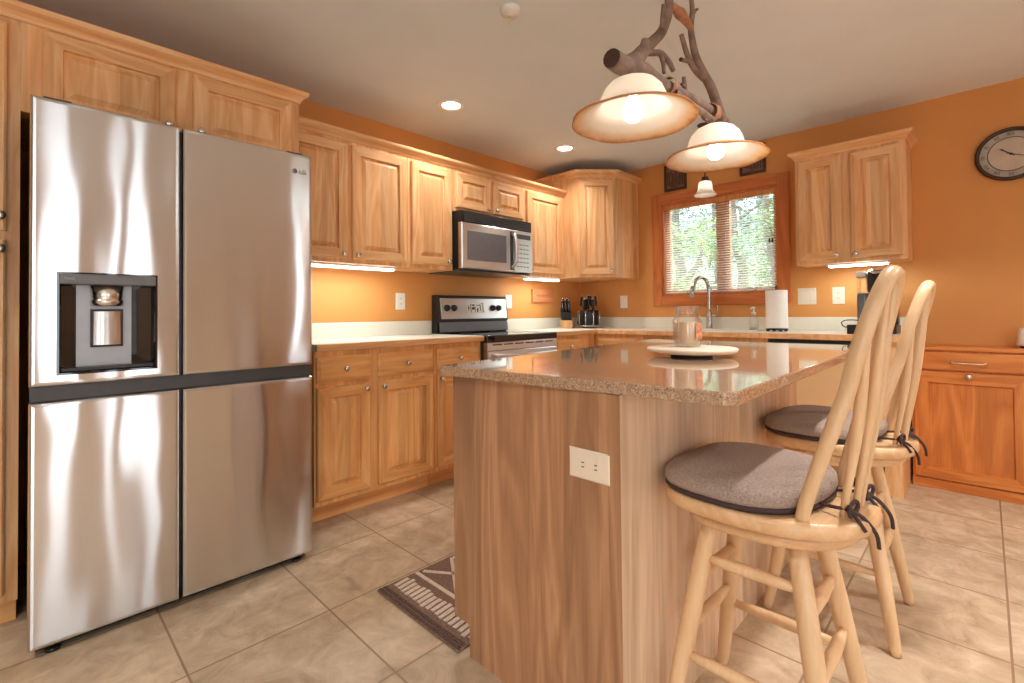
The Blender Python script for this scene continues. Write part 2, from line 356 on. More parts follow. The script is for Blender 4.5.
def sweep(bm, path, prof, mi=0):
    """profile of (out, z) swept along an xy polyline with mitres; out = to the right of travel"""
    P = [Vector((x, y)) for x, y in path]; rows = []
    for i in range(len(P)):
        d0 = (P[i]-P[i-1]).normalized() if i else None; d1 = (P[i+1]-P[i]).normalized() if i < len(P)-1 else None
        n0 = Vector((d0.y, -d0.x)) if d0 else None; n1 = Vector((d1.y, -d1.x)) if d1 else None
        if n0 and n1: nn = (n0+n1).normalized(); nn = nn/max(.3, nn.dot(n0))
        else: nn = n0 or n1
        rows.append([bm.verts.new((P[i].x+nn.x*o, P[i].y+nn.y*o, z)) for o, z in prof])
    m = len(prof)
    for a, b in zip(rows, rows[1:]):
        for k in range(m): 
            f = bm.faces.new((a[k], a[(k+1) % m], b[(k+1) % m], b[k])); f.material_index = mi
    bm.faces.new(rows[0]); bm.faces.new(rows[-1][::-1])
def newbm(): return bmesh.new()
def obj(name, bm, mats, parent=None, loc=None, label=None):
    bmesh.ops.recalc_face_normals(bm, faces=bm.faces[:])
    me = bpy.data.meshes.new(name); bm.to_mesh(me); bm.free()
    for m in (mats if isinstance(mats, (list, tuple)) else [mats]): me.materials.append(M[m] if isinstance(m, str) else m)
    o = bpy.data.objects.new(name, me); COL.objects.link(o)
    if parent: o.parent = parent
    if loc: o.location = loc
    if label: o['label'] = label
    return o
def thing(name, label, cat, loc=(0, 0, 0), rz=0, group=None):
    o = bpy.data.objects.new(name, None); COL.objects.link(o); o.empty_display_size = .1
    o.location = loc; o.rotation_euler = (0, 0, rz); return tag(o, label, cat, group)
def tag(o, label, cat, group=None):
    o['label'] = label; o['category'] = cat; o['kind'] = 'thing'
    if group: o['group'] = group
    return o
def struct(name, bm, mats, parent=None):
    o = obj(name, bm, mats, parent)
    if not parent: o['kind'] = 'structure'
    return o
def text(name, s, size, mat, parent, loc, rot, depth=.0006):
    c = bpy.data.curves.new(name, 'FONT'); c.body = s; c.size = size; c.extrude = depth; c.align_x = 'CENTER'; c.align_y = 'CENTER'
    c.materials.append(M[mat]); o = bpy.data.objects.new(name, c); COL.objects.link(o)
    bpy.context.view_layer.update()
    me = bpy.data.meshes.new_from_object(o.evaluated_get(bpy.context.evaluated_depsgraph_get()))
    bpy.data.objects.remove(o); bpy.data.curves.remove(c)
    o = bpy.data.objects.new(name, me); COL.objects.link(o)
    o.parent = parent; o.location = loc; o.rotation_euler = rot; return o
def bx(x0, x1, y0, y1, z0, z1, bev=0):
    b = newbm(); box(b, x0, x1, y0, y1, z0, z1, 0, bev); return b

# ------------------------------------------------------------------ room shell
XW, YW, ZC = 4.15, 3.05, 2.455          # window wall, appliance wall, ceiling
XB, YB = -2.6, -3.6                     # walls behind the camera
struct('floor', bx(XB-.1, XW+.12, YB-.1, YW+.12, -.1, 0), 'tile')
struct('ceiling', bx(XB-.1, XW+.12, YB-.1, YW+.12, ZC, ZC+.1), 'ceil')
struct('wall_left', bx(XB-.1, XW+.12, YW, YW+.12, 0, ZC), 'wall')
def wall_with_holes(name, along, a0, a1, plane0, plane1, holes, mat='beige'):
    """holes of (a0,a1,z0,z1), sorted along the wall"""
    b = newbm()
    def put(s0, s1, z0, z1):
        if s1-s0 < 1e-4 or z1-z0 < 1e-4: return
        if along == 'Y': box(b, plane0, plane1, s0, s1, z0, z1)
        else: box(b, s0, s1, plane0, plane1, z0, z1)
    cur = a0
    for h0, h1, z0, z1 in holes:
        put(cur, h0, 0, ZC); put(h0, h1, 0, z0); put(h0, h1, z1, ZC); cur = h1
    put(cur, a1, 0, ZC); struct(name, b, mat)
WY0, WY1, WZ0, WZ1 = 1.145, 2.118, 1.228, 2.078
wall_with_holes('wall_right', 'Y', YB, YW, XW, XW+.12, [(WY0, WY1, WZ0, WZ1)], 'wall')
back_holes = [(-2.1, -1.0, .15, 2.15), (.17, .44, .05, 2.15), (.77, .87, .05, 2.15), (1.0, 1.22, .05, 2.15), (3.06, 3.26, .2, 2.1)]  # first, wide opening is an unseen window added for more light
wall_with_holes('wall_back', 'X', XB, XW, YB-.12, YB, back_holes, 'tan')
side_holes = [(-2.6, -1.2, .5, 2.1)]  # unseen side window, added to let in more daylight
wall_with_holes('wall_front', 'Y', YB, YW, XB-.12, XB, side_holes)
for i, (a, b_, z0, z1) in enumerate(back_holes):
    b = newbm(); rects(b, [(a-.04, b_+.04, z0-.04, z1+.04, 0), (a-.04, b_+.04, z0-.04, z1+.04, .03), (a, b_, z0, z1, .03), (a, b_, z0, z1, 0)], False, False)
    o = struct('window_%d' % (i+2), b, 'casing'); o.location = (0, YB, 0)
b = newbm()
rects(b, [(-2.66, -1.14, .44, 2.16, 0), (-2.66, -1.14, .44, 2.16, -.03), (-2.6, -1.2, .5, 2.1, -.03), (-2.6, -1.2, .5, 2.1, 0)], False, False)
o = struct('window_7', b, 'casing'); o.location = (XB, 0, 0); o.rotation_euler = (0, 0, PI/2)
def portal(loc, rot, sx, sy):
    l = bpy.data.lights.new('portal', 'AREA'); l.shape = 'RECTANGLE'; l.size = sx; l.size_y = sy; l.cycles.is_portal = True
    o = bpy.data.objects.new('portal', l); COL.objects.link(o); o.location = loc; o.rotation_euler = rot
for a, b_, z0, z1 in back_holes: portal(((a+b_)/2, YB-.06, (z0+z1)/2), (PI/2, 0, 0), b_-a, z1-z0)
portal((XB-.06, -1.9, 1.3), (PI/2, 0, -PI/2), 1.4, 1.6)
portal((XW+.11, (WY0+WY1)/2, (WZ0+WZ1)/2), (PI/2, 0, PI/2), WY1-WY0, WZ1-WZ0)

# kitchen window
CW = .085
b = newbm()
y0, y1, z0, z1 = WY0, WY1, WZ0, WZ1
for (ya, yb, za, zb, mi) in ((y0-CW, y0, z0-CW, z1+CW, 0), (y1, y1+CW, z0-CW, z1+CW, 0), (y0, y1, z0-CW, z0, 1), (y0, y1, z1, z1+CW, 1)):
    box(b, XW-.022, XW-.0005, ya, yb, za, zb, mi, .005)
win = struct('window_1', b, ['casing', 'casingy'])
b = newbm()   # jamb liner
for (ya, yb, za, zb) in ((y0+.0005, y0+.016, z0, z1), (y1-.016, y1-.0005, z0, z1), (y0+.016, y1-.016, z0+.0005, z0+.016), (y0+.016, y1-.016, z1-.016, z1-.0005)):
    box(b, XW-.004, XW+.115, ya, yb, za, zb)
struct('jamb', b, 'casing', win)
b = newbm(); box(b, XW+.045, XW+.10, 1.565, 1.615, z0+.016, z1-.016); struct('mullion', b, 'sash', win)
for (ya, yb) in ((y0+.017, 1.564), (1.616, y1-.017)):
    b = newbm(); w = .030
    for (a, c, d, e) in ((ya, ya+w, z0+.017, z1-.017), (yb-w, yb, z0+.017, z1-.017), (ya+w, yb-w, z0+.017, z0+.017+w), (ya+w, yb-w, z1-.017-w, z1-.017)):
        box(b, XW+.055, XW+.095, a, c, d, e)
    sa = struct('sash', b, 'sash', win)
    struct('pane', bx(XW+.073, XW+.077, ya+w, yb-w, z0+.017+w, z1-.017-w), 'pane', sa)
    b = newbm(); ym = (ya+yb)/2
    tube(b, smooth_path([(XW+.03, ym+.03, z0+.018), (XW+.02, ym+.03, z0+.04), (XW+.015, ym-.0, z0+.045), (XW+.012, ym-.05, z0+.03)]), .006, 8)
    lathe(b, [(0, 0), (.018, 0), (.016, .012), (0, .014)], 12, (XW+.03, ym+.03, z0+.016))
    struct('crank_handle', b, 'chrome', win)
bl = thing('window_blind', 'white horizontal slat blind hanging in the oak kitchen window', 'window blind', (XW+.02, 0, z1-.016))
obj('headrail', bx(-.012, .02, y0+.02, y1-.02, -.045, -.001), 'sash', bl)
b = newbm(); k = 0; zz = -.06
while zz > -(z1-z0)+.06:
    vs = []
    for yy in (y0+.022, y1-.022):
        vs.append([b.verts.new((dx, yy, zz+dx*.50+dz)) for dx, dz in ((-.0125, -.0012), (-.004, .001), (.004, .001), (.0125, -.0012))])
    for q in range(3):
        f = b.faces.new((vs[0][q], vs[0][q+1], vs[1][q+1], vs[1][q])); f.smooth = True
    zz -= .0205
obj('slats', b, 'slat', bl)
b = newbm(); zb_ = -(z1-z0)+.055
for yy in (y0+.13, 1.42, 1.76, y1-.13):
    for dx in (-.011, .011): tube(b, [(dx, yy, -.04), (dx, yy, zb_)], .0009, 5)
obj('ladder_cords', b, 'white', bl)
obj('bottom_rail', bx(-.012, .012, y0+.022, y1-.022, zb_-.012, zb_, .003), 'slat', bl)
b = newbm(); tube(b, [(-.018, y0+.055, -.03), (-.018, y0+.055, -.40)], .0012, 5)
pc = obj('pull_cord', b, 'white', bl)
b = newbm()
for d in (-.011, .011): lathe(b, [(0, .02), (.006, .018), (.009, -.012), (0, -.014)], 10, (-.018, y0+.055+d, -.42))
obj('tassel', b, 'black', pc)

# outside the window
def gh(x, y): return -.35+max(0, x-7)*.30+.12*math.sin(x*.6+y*.4)
g = newbm(); N = 16
gv = [[g.verts.new((4.6+i*1.9, -16+j*3, gh(4.6+i*1.9, -16+j*3))) for j in range(N)] for i in range(N)]
for i in range(N-1):
    for j in range(N-1): f = g.faces.new((gv[i][j], gv[i+1][j], gv[i+1][j+1], gv[i][j+1])); f.smooth = True
go = obj('ground', g, 'grass'); go['kind'] = 'structure'
def tree(label, x, y, h, cr, leaf, seed, n=900, low=.25):
    z = gh(x, y)-.04; rnd = random.Random(seed); t = thing('tree', label, 'tree', (x, y, z), 0, 'trees outside the kitchen window')
    b = newbm(); pts = [(rnd.uniform(-.1, .1)*i, rnd.uniform(-.1, .1)*i, h*i/5) for i in range(6)]
    tube(b, smooth_path(pts, 3), lerp_list([.05*h**.6*(1.3-i*.22) for i in range(6)], 3), 8)
    for q in range(6):
        a = rnd.uniform(0, 2*PI); zb = h*rnd.uniform(.35, .8); L_ = cr*.8
        tube(b, [(0, 0, zb), (L_*.5*math.cos(a), L_*.5*math.sin(a), zb+.3*L_), (L_*math.cos(a), L_*math.sin(a), zb+.45*L_)], [.05, .035, .012], 5)
    obj('trunk', b, 'trunk', t)
    b = newbm()
    cl = []
    for q in range(26):
        a = rnd.uniform(0, 2*PI); zz = rnd.uniform(low, 1.0); rr = cr*math.sqrt(rnd.random())*(1.15-.55*abs(zz-.5)*1.4)
        cl.append(Vector((rr*math.cos(a), rr*math.sin(a), h*zz)))
    for q in range(int(n*(2 if x < 11 else 1))):
        c = rnd.choice(cl) + Vector((rnd.gauss(0, .24*cr), rnd.gauss(0, .24*cr), rnd.gauss(0, .2*cr)))
        if c.z < .15: continue
        u = Vector((rnd.gauss(0, 1), rnd.gauss(0, 1), rnd.gauss(0, 1))).normalized(); v = u.orthogonal().normalized(); s = rnd.uniform(.05, .11)*(.6 if x < 11 else 1)
        b.faces.new([b.verts.new(c+u*s), b.verts.new(c+v*s*.55), b.verts.new(c-u*s), b.verts.new(c-v*s*.55)])
    obj('foliage', b, leaf, t)
tree('yellow green bushy tree seen through the left half of the window', 7.2, 3.25, 2.7, .6, 'leafA', 3, n=1100, low=.1)
tree('thick trunked tree behind the left pane of the window', 10.4, 4.9, 4.6, .7, 'leafB', 4, n=1000, low=.3)
tree('dark green tree behind the window mullion', 15.0, 5.75, 5.6, 1.0, 'leafB', 5, n=1000)
tree('pale loose tree seen through the middle of the right pane', 12.5, 4.3, 3.9, .8, 'leafB', 6, n=900)
tree('bright green tree at the right edge of the window view', 9.6, 2.75, 3.6, .65, 'leafA', 7, n=900)
tree('tall far tree above the others in the right pane', 21.0, 6.3, 7.6, 1.1, 'leafB', 8, n=1500)
tree('tall far tree above the others in the left pane', 18.0, 9.1, 7.5, 1.1, 'leafB', 9, n=1500)

# ------------------------------------------------------------------ cabinet builders (fronts face local -y, x runs along the front)
def knob(parent, x, z, y, r=.0155):
    b = newbm(); lathe(b, [(0, 0), (.0085, 0), (.006, .008), (.0065, .014), (r, .017), (r*.98, .022), (r*.55, .027), (0, .028)], 20, (x, y, z), 'Y')
    return obj('knob', b, 'chrome', parent)
def raised_panel(x0, x1, z0, z1, y, t=.02, fw=.056):
    b = newbm(); I = lambda d, yy: (x0+d, x1-d, z0+d, z1-d, yy)
    rects(b, [I(0, y), I(0, y-t+.005), I(.006, y-t)], True, False, 0, 0)
    rects(b, [I(.006, y-t), I(fw, y-t)], False, False, 0, 1)
    rects(b, [I(fw, y-t), I(fw+.003, y-t+.013), I(fw+.010, y-t+.013), I(fw+.032, y-t+.001)], False, True, 0, 0)
    return b
def door(parent, x0, x1, z0, z1, y=0, mats=('hick', 'hickx'), kn=None, fw=.056, name='door'):
    d = obj(name, raised_panel(x0, x1, z0, z1, y, .02, fw), list(mats), parent)
    if kn: knob(d, kn[0], kn[1], y-.02)
    return d
def drawer(parent, x0, x1, z0, z1, y=0, mat='basex', kn=True):
    b = newbm(); I = lambda d, yy: (x0+d, x1-d, z0+d, z1-d, yy)
    rects(b, [I(0, y), I(0, y-.011), I(.004, y-.014), I(.012, y-.016), I(.016, y-.02)])
    d = obj('drawer_front', b, mat, parent)
    if kn: knob(d, (x0+x1)/2, (z0+z1)/2, y-.02)
    return d
def upper(label, x, w, z0, z1, doors, depth=.305, Y=2.74):
    t = thing('wall_cabinet', label, 'wall cabinet', (x, Y, z0), 0, 'wall cabinets along the appliance wall')
    h = z1-z0
    obj('carcass', bx(.0008, w-.0008, 0, depth, 0, h), 'hick', t)
    for (a, c, side) in doors:
        kx = c-.03 if side == 'r' else a+.03
        door(t, a, c, .028, h-.03, 0, kn=(kx, .055))
    return t
CROWN = [(0, -.008), (.005, -.008), (.008, 0), (.008, .006), (.015, .013), (.026, .020), (.035, .028), (.038, .038), (.038, .046), (0, .046)]
def cz(z, prof=CROWN): return [(o, z+h) for o, h in prof]

# wall cabinets
UZ0, UZ1 = 1.400, 2.150
upper('maple wall cabinet partly hidden by the refrigerator, two tall raised doors', .984, .818, UZ0, UZ1, [(.022, .390, 'r'), (.420, .808, 'l')])
upper('narrow single door maple wall cabinet just left of the microwave', 1.804, .378, UZ0, UZ1, [(.026, .358, 'r')])
upper('short two door maple cabinet above the microwave', 2.184, .768, 1.835, UZ1, [(.030, .365, 'r'), (.398, .742, 'l')])
upper('single door maple wall cabinet between microwave and corner cabinet', 2.954, .530, UZ0, UZ1, [(.018, .480, 'l')])
b = newbm(); sweep(b, [(.984, 2.7395), (3.484, 2.7395)], cz(2.1505)); struct('trim_1', b, 'hickx')

# diagonal corner cabinet
ct = thing('corner_wall_cabinet', 'tall diagonal maple wall cabinet in the corner beside the window', 'wall cabinet', (3.49, 2.60, 1.405))
H = .905
b = newbm(); prism(b, [(0, .448), (.0, .0), (.26, -.24), (.658, -.24), (.658, .448)], 0, H); obj('carcass', b, 'hick', ct)
dlen = math.hypot(.26, .24); ang = math.atan2(-.24, .26)
fr = bpy.data.objects.new('door', None)
b = raised_panel(.022, dlen-.022, .022, H-.03, 0)
dd = obj('door', b, ['hick', 'hickx'], ct); dd.rotation_euler = (0, 0, ang)
knob(dd, dlen-.05, .055, -.02)
bpy.data.objects.remove(fr)
b = newbm(); sweep(b, [(0, .448), (0, 0), (.26, -.24), (.658, -.24)], cz(H+.0005, [(o*1.2, h*1.1) for o, h in CROWN])); obj('crown', b, 'hickx', ct)

# wall cabinet right of window, on the window wall
rc = thing('wall_cabinet', 'two door maple wall cabinet between window and clock', 'wall cabinet', (3.84, .945, 1.405), -PI/2, )
obj('carcass', bx(0, .61, 0, .308, 0, .748), 'hick', rc)
door(rc, .016, .272, .024, .722, 0, kn=(.245, .05)); door(rc, .321, .588, .024, .722, 0, kn=(.348, .05))
b = newbm(); sweep(b, [(0, .308), (0, 0), (.61, 0), (.61, .308)], cz(.7485)); obj('crown', b, 'hickx', rc)

# pantry and over-fridge cabinet
pt = thing('pantry_cabinet', 'tall maple pantry cabinet at the left edge beside the refrigerator', 'tall cabinet', (-.52, 2.45, 0))
obj('carcass', bx(0, .516, 0, .598, .1, 2.16), 'hick', pt)
obj('toe_kick', bx(0, .512, .075, .59, 0, .0995), 'basex', pt)
door(pt, .02, .482, 1.395, 2.13, 0, kn=(.468, 1.445)); door(pt, .02, .482, .13, 1.365, 0, kn=(.468, 1.33))
fc = thing('wall_cabinet', 'wide maple cabinet with two low doors above the refrigerator', 'wall cabinet', (.0, 2.45, 1.83))
obj('carcass', bx(-.0035, .976, 0, .598, 0, .3305), 'hick', fc)
door(fc, .05, .458, .012, .312, 0, kn=(.430, .062)); door(fc, .520, .935, .012, .312, 0, kn=(.548, .062))
b = newbm(); sweep(b, [(-.52, 2.45), (.976, 2.45), (.976, 2.74)], cz(2.1605)); struct('trim_2', b, 'hickx')

# base cabinets
CT = .938                                # counter top height
def base(label, loc, rz, w, doors, drawers, depth=.57, toe=True):
    t = thing('base_cabinet', label, 'base cabinet', loc, rz, 'base cabinets under the pale worktop')
    if w == .94:                     # the sink hangs inside this one
        b = newbm()
        for q in ((.0008, .018, 0, depth, .1, .9), (w-.018, w-.0008, 0, depth, .1, .9), (.018, w-.018, 0, depth, .1, .12), (.018, w-.018, depth-.012, depth, .12, .9), (.018, w-.018, 0, .02, .12, .9)): box(b, *q)
        obj('carcass', b, 'base', t)
    else: obj('carcass', bx(.0008, w-.0008, 0, depth, .1, .9), 'base', t)
    if toe: obj('toe_kick', bx(.001, w-.001, .07, depth, 0, .0995), 'basex', t)
    for (a, c, k) in doors: door(t, a, c, .128, .712, 0, ('base', 'basex'), None if k is None else ((c-.028 if k == 'r' else a+.028), .682))
    for (a, c, k) in drawers: drawer(t, a, c, .735, .868, 0, 'basex', k)
    return t
base('two door two drawer base cabinet beside the refrigerator', (1.055, 2.47, 0), 0, .757, [(.012, .312, 'r'), (.364, .742, 'l')], [(.012, .318, True), (.364, .742, True)])
base('narrow one door one drawer base cabinet left of the range', (1.813, 2.47, 0), 0, .392, [(.016, .372, 'l')], [(.016, .372, True)])
base('base cabinet between range and corner, drawer front with nickel knob', (2.962, 2.47, 0), 0, .592, [(.04, .40, 'l')], [(.04, .40, True)])
base('corner base cabinet on the window wall with a small knobbed drawer', (3.56, 2.468, 0), -PI/2, .47, [(.02, .42, 'l')], [(.03, .42, False)])
k_ = [o for o in bpy.data.objects if o.name.startswith('drawer_front')][-1]; knob(k_, .09, .80, -.02)
base('sink base cabinet below the window', (3.56, 1.997, 0), -PI/2, .94, [(.02, .46, 'r'), (.48, .92, 'l')], [(.02, .92, False)])
ep = obj('end_panel', bx(3.56, 4.145, .352, .437, 0, .899), 'hick'); tag(ep, 'pale maple end panel closing the base run beside the oak hamper', 'cabinet panel'); ep.name = 'cabinet_end_panel'
# dishwasher
dw = thing('dishwasher', 'dishwasher with black control strip and wood panel front', 'dishwasher', (3.56, 1.050, 0), -PI/2)
obj('tub', bx(.004, .604, .02, .56, .1, .895), 'dark', dw)
obj('door', bx(.006, .602, -.022, .0195, .12, .80, .004), 'tanpanel', dw)
obj('control_strip', bx(.006, .602, -.026, .0195, .803, .893, .006), 'black', dw)
obj('toe_kick', bx(.006, .602, .06, .3, 0, .0995), 'black', dw)

# worktops
def edge_top(label, poly, edges, splash, hole=None):
    t = thing('worktop', label, 'worktop', (0, 0, 0))
    b = newbm()
    if hole is None: prism(b, poly, .9005, CT)
    else:
        for q in hole: box(b, *q, .9005, CT)
    obj('slab', b, 'lam', t)
    b = newbm()
    for (x0, x1, y0, y1) in edges: box(b, x0, x1, y0, y1, .9005, CT-.0004, 0, .004)
    obj('wood_edge', b, 'hickx', t)
    b = newbm()
    for (x0, x1, y0, y1) in splash: box(b, x0, x1, y0, y1, CT+.0003, 1.038, 0, .003)
    obj('backsplash', b, 'lam', t)
    return t
edge_top('pale laminate worktop with wood edge between refrigerator and range', [(1.055, 2.452), (2.205, 2.452), (2.205, 3.047), (1.055, 3.047)], [(1.055, 2.205, 2.43, 2.4518)], [(1.055, 2.205, 3.028, 3.0475)])
SK = (3.66, 4.02, 1.22, 1.84)
edge_top('L shaped pale laminate worktop with wood edge under the window', None, [(2.962, 3.53, 2.43, 2.4518), (3.53, 3.5518, .345, 2.4518)],
         [(2.962, 4.1275, 3.028, 3.0475), (4.128, 4.1475, .352, 3.0475)],
         [(2.962, 3.552, 2.452, 3.047), (3.552, 4.147, SK[3], 3.047), (3.552, 4.147, .345, SK[2]), (3.552, SK[0], SK[2], SK[3]), (SK[1], 4.147, SK[2], SK[3])])
# sink
sk = thing('sink', 'white drop in double sink under the window', 'sink', ((SK[0]+SK[1])/2, (SK[2]+SK[3])/2, CT))
hx, hy = (SK[1]-SK[0])/2, (SK[3]-SK[2])/2
b = newbm()
for (ya, yb) in ((-hy+.004, -.012), (.012, hy-.004)):
    P_ = [(-hx+.004, ya), (hx-.004, ya), (hx-.004, yb), (-hx+.004, yb)]
    rw = [[b.verts.new((x*s_, (y-(ya+yb)/2)*s2+(ya+yb)/2, z)) for x, y in P_] for s_, s2, z in ((1, 1, .004), (.97, .97, -.02), (.93, .93, -.15))]
    for a, c in zip(rw, rw[1:]):
        for k in range(4): b.faces.new((a[k], a[(k+1) % 4], c[(k+1) % 4], c[k]))
    b.faces.new(rw[-1])
obj('bowl', b, 'white', sk)
b = newbm()
for q in ((-hx-.012, hx+.012, -hy-.012, -hy+.006), (-hx-.012, hx+.012, hy-.006, hy+.012), (-hx-.012, -hx+.006, -hy+.006, hy-.006), (hx-.006, hx+.012, -hy+.006, hy-.006), (-hx+.006, hx-.006, -.014, .014)):
    box(b, *q, .0008, .007, 0, .002)
obj('rim', b, 'white', sk)

# ------------------------------------------------------------------ refrigerator
fg = thing('refrigerator', 'large four door stainless steel refrigerator with water dispenser', 'refrigerator', (.018, 2.167, 0))
WF, ZT = .905, 1.808
obj('cabinet', bx(.004, WF-.004, .075, .86, .03, ZT-.012, .004), 'dark', fg)
def slab_door(x0, x1, z0, z1, name='door', hole=None):
    b = newbm(); t0, y1 = 0, .07
    I = lambda d, y: (x0+d, x1-d, z0+d, z1-d, y)
    L_ = [I(0, y1), I(0, .014), I(.0025, .005), I(.007, .001), I(.014, 0)]
    if hole: L_ += [(*hole, 0), (*hole, .012)]
    rects(b, L_, True if not hole else False, not hole)
    o = obj(name, b, 'steel', fg); return o
hx0, hx1, hz0, hz1 = .070, .327, .906, 1.234
ul = slab_door(0, .403, .866, ZT, hole=(hx0, hx1, hz0, hz1)); ul['label'] = 'upper left steel door with dispenser'
ur = slab_door(.411, WF, .866, ZT)
ll = slab_door(0, .403, .030, .815); lr = slab_door(.411, WF, .030, .815)
obj('handle_recess', bx(.003, WF-.003, .022, .074, .8155, .8655, .002), 'dark', fg, label='dark recessed grip band between the doors')
obj('centre_gasket', bx(.4035, .4105, .03, .07, .04, ZT-.01), 'black', fg)
b = newbm()
box(b, .02, WF-.02, .05, .3, .006, .0298)
for xx in (.06, WF-.06): lathe(b, [(0, 0), (.02, 0), (.02, .01), (0, .01)], 14, (xx, .04, 0))
obj('foot_grille', b, 'black', fg)
b = newbm()
for xx in (.03, WF-.10): box(b, xx, xx+.07, .03, .12, ZT+.0005, ZT+.012, 0, .004)
obj('hinge_cover', b, 'dark', fg)
# dispenser
b = newbm(); I = lambda d, y: (hx0+d, hx1-d, hz0+d, hz1-d, y)
rects(b, [I(-.006, -.001), I(-.006, -.004), I(.0, -.004), I(.004, .002), I(.004, .06), I(.045, .066)], False, False)
dp = obj('dispenser', b, 'glassblk', ul, label='black framed water and ice dispenser niche')
obj('back_plate', bx(hx0+.045, hx1-.062, .058, .0655, hz0+.012, hz1-.03), 'silverp', dp)
obj('control_bar', bx(hx0-.001, hx1+.001, -.010, .03, hz1-.034, hz1+.001, .004), 'grey', dp)
b = newbm(); xc = hx0+.125
lathe(b, [(0, 0), (.044, 0), (.046, .014), (.046, .02), (.042, .024), (.044, .03), (.046, .07), (0, .07)], 28, (xc, .045, hz1-.106))
obj('nozzle', b, 'chrome', dp)
b = newbm(); zc = hz0+.145
rects(b, [(xc-.044, xc+.044, zc-.066, zc+.066, .056), (xc-.044, xc+.044, zc-.066, zc+.066, .040), (xc-.038, xc+.038, zc-.060, zc+.060, .036)])
pd = obj('paddle', b, 'dark', dp)
b = newbm()
for i in range(8):
    a, c = -1+i/4, -1+(i+1)/4
    q = [b.verts.new((xc+u*.037*(1 if z < 0 else .96), .0355-.012*(1-u*u)*(1.15 if z < 0 else .5), zc+z*.058)) for u, z in ((a, -1), (c, -1), (c, 1), (a, 1))]
    b.faces.new(q).smooth = True
bmesh.ops.remove_doubles(b, verts=b.verts[:], dist=.0002)
obj('paddle_lens', b, 'steel2', pd)
obj('drip_tray', bx(hx0+.006, hx1-.006, .004, .055, hz0+.005, hz0+.014), 'black', dp)
# emblem
b = newbm(); lathe(b, [(0, .0015), (.0105, .0015), (.0105, 0), (0, 0)], 24, (.828, -.0006, 1.727), 'Y')
lg = obj('logo_badge', b, 'grey', ur)
b = newbm(); tube(b, [(.828+.007*math.cos(a), -.0025, 1.727+.007*math.sin(a)) for a in [PI*.5+i*PI*1.5/12 for i in range(13)]], .0008, 5)
box(b, .8275, .8285, -.003, -.002, 1.724, 1.731); obj('badge_mark', b, 'silverp', lg)
text('logo_letters', 'LG', .027, 'grey', ur, (.862, -.0015, 1.727), (PI/2, 0, 0))
text('dispenser_print', 'ThinQ', .010, 'silverp', dp, (hx0+.024, -.0105, hz1-.016), (PI/2, 0, 0), .0003)

# ------------------------------------------------------------------ range
rg = thing('range', 'stainless electric range with black glass cooktop between base cabinets', 'range', (2.211, 2.42, 0))
RWd = .745
obj('body', bx(.002, RWd-.002, .03, .60, .03, .888), 'dark', rg)
b = newbm(); box(b, 0, RWd, -.014, .558, .889, .938, 0, .007); ck = obj('cooktop', b, 'glassblk', rg)
for (x, y, r) in ((.2, .13, .10), (.55, .13, .085), (.2, .40, .075), (.55, .40, .10)):
    b = newbm(); lathe(b, [(r, 0), (r+.003, .0004), (r+.006, 0)], 36, (x, y, .9384)); obj('burner_ring', b, 'grey', ck)
b = newbm(); box(b, .004, RWd-.004, -.012, .0295, .832, .888, 0, .004)
vp = obj('vent_trim', b, 'steel2', rg)
b = newbm()
for k in range(6): box(b, .05+k*.11, .14+k*.11, -.0135, -.0115, .868, .876)
obj('vent_slots', b, 'black', vp)
b = newbm(); rects(b, [(.004, RWd-.004, .23, .829, .029), (.004, RWd-.004, .23, .829, -.010), (.010, RWd-.010, .236, .823, -.014)])
od = obj('oven_door', b, 'steel2', rg)
obj('oven_window', bx(.13, RWd-.13, -.016, -.0135, .36, .68), 'glassblk', od)
b = newbm(); tube(b, smooth_path([(.05, -.014, .80), (.055, -.05, .80), (.12, -.060, .796), (RWd/2, -.066, .793), (RWd-.12, -.060, .796), (RWd-.055, -.05, .80), (RWd-.05, -.014, .80)], 4), .011, 10)
obj('handle', b, 'steel2', od)
obj('storage_drawer', bx(.004, RWd-.004, -.012, .029, .06, .226, .004), 'steel2', rg)
# backguard (turned face)
b = newbm()
for x0, x1 in ((0, .006), (RWd-.006, RWd)):
    pass
pr = [(.56, .9385), (.545, .945), (.545, 1.03), (.530, 1.035), (.555, 1.222), (.565, 1.232), (.61, 1.232), (.61, .9385)]
def xprism(bm, prof, x0, x1, mi=0):
    a = [bm.verts.new((x0, y, z)) for y, z in prof]; c = [bm.verts.new((x1, y, z)) for y, z in prof]; n = len(prof)
    for f in [bm.faces.new(a), bm.faces.new(c[::-1])]+[bm.faces.new((a[k], a[(k+1) % n], c[(k+1) % n], c[k])) for k in range(n)]: f.material_index = mi
b = newbm(); xprism(b, pr, .0, RWd); bgd = obj('backguard', b, 'black', rg)
tl = math.atan2(.025, .187)
def on_face(x, s):   # s metres up the sloped control face
    return (x, .530+s*math.sin(tl), 1.035+s*math.cos(tl))
def facepart(name, x0, x1, s0, s1, d, mat, par, bev=0):
    b = newbm(); box(b, x0, x1, -d, .001, s0, s1, 0, bev)
    o = obj(name, b, mat, par); o.location = on_face(0, 0); o.rotation_euler = (-tl, 0, 0); return o
fp = facepart('control_face', .03, RWd-.012, .012, .176, .006, 'steel2', bgd, .003)
facepart('riser_trim', .012, RWd-.012, -.088, -.012, -.013, 'grey', bgd)
ds = facepart('display', .285, .475, .055, .140, .0075, 'white', bgd, .002)
b = newbm()
rr = random.Random(4)
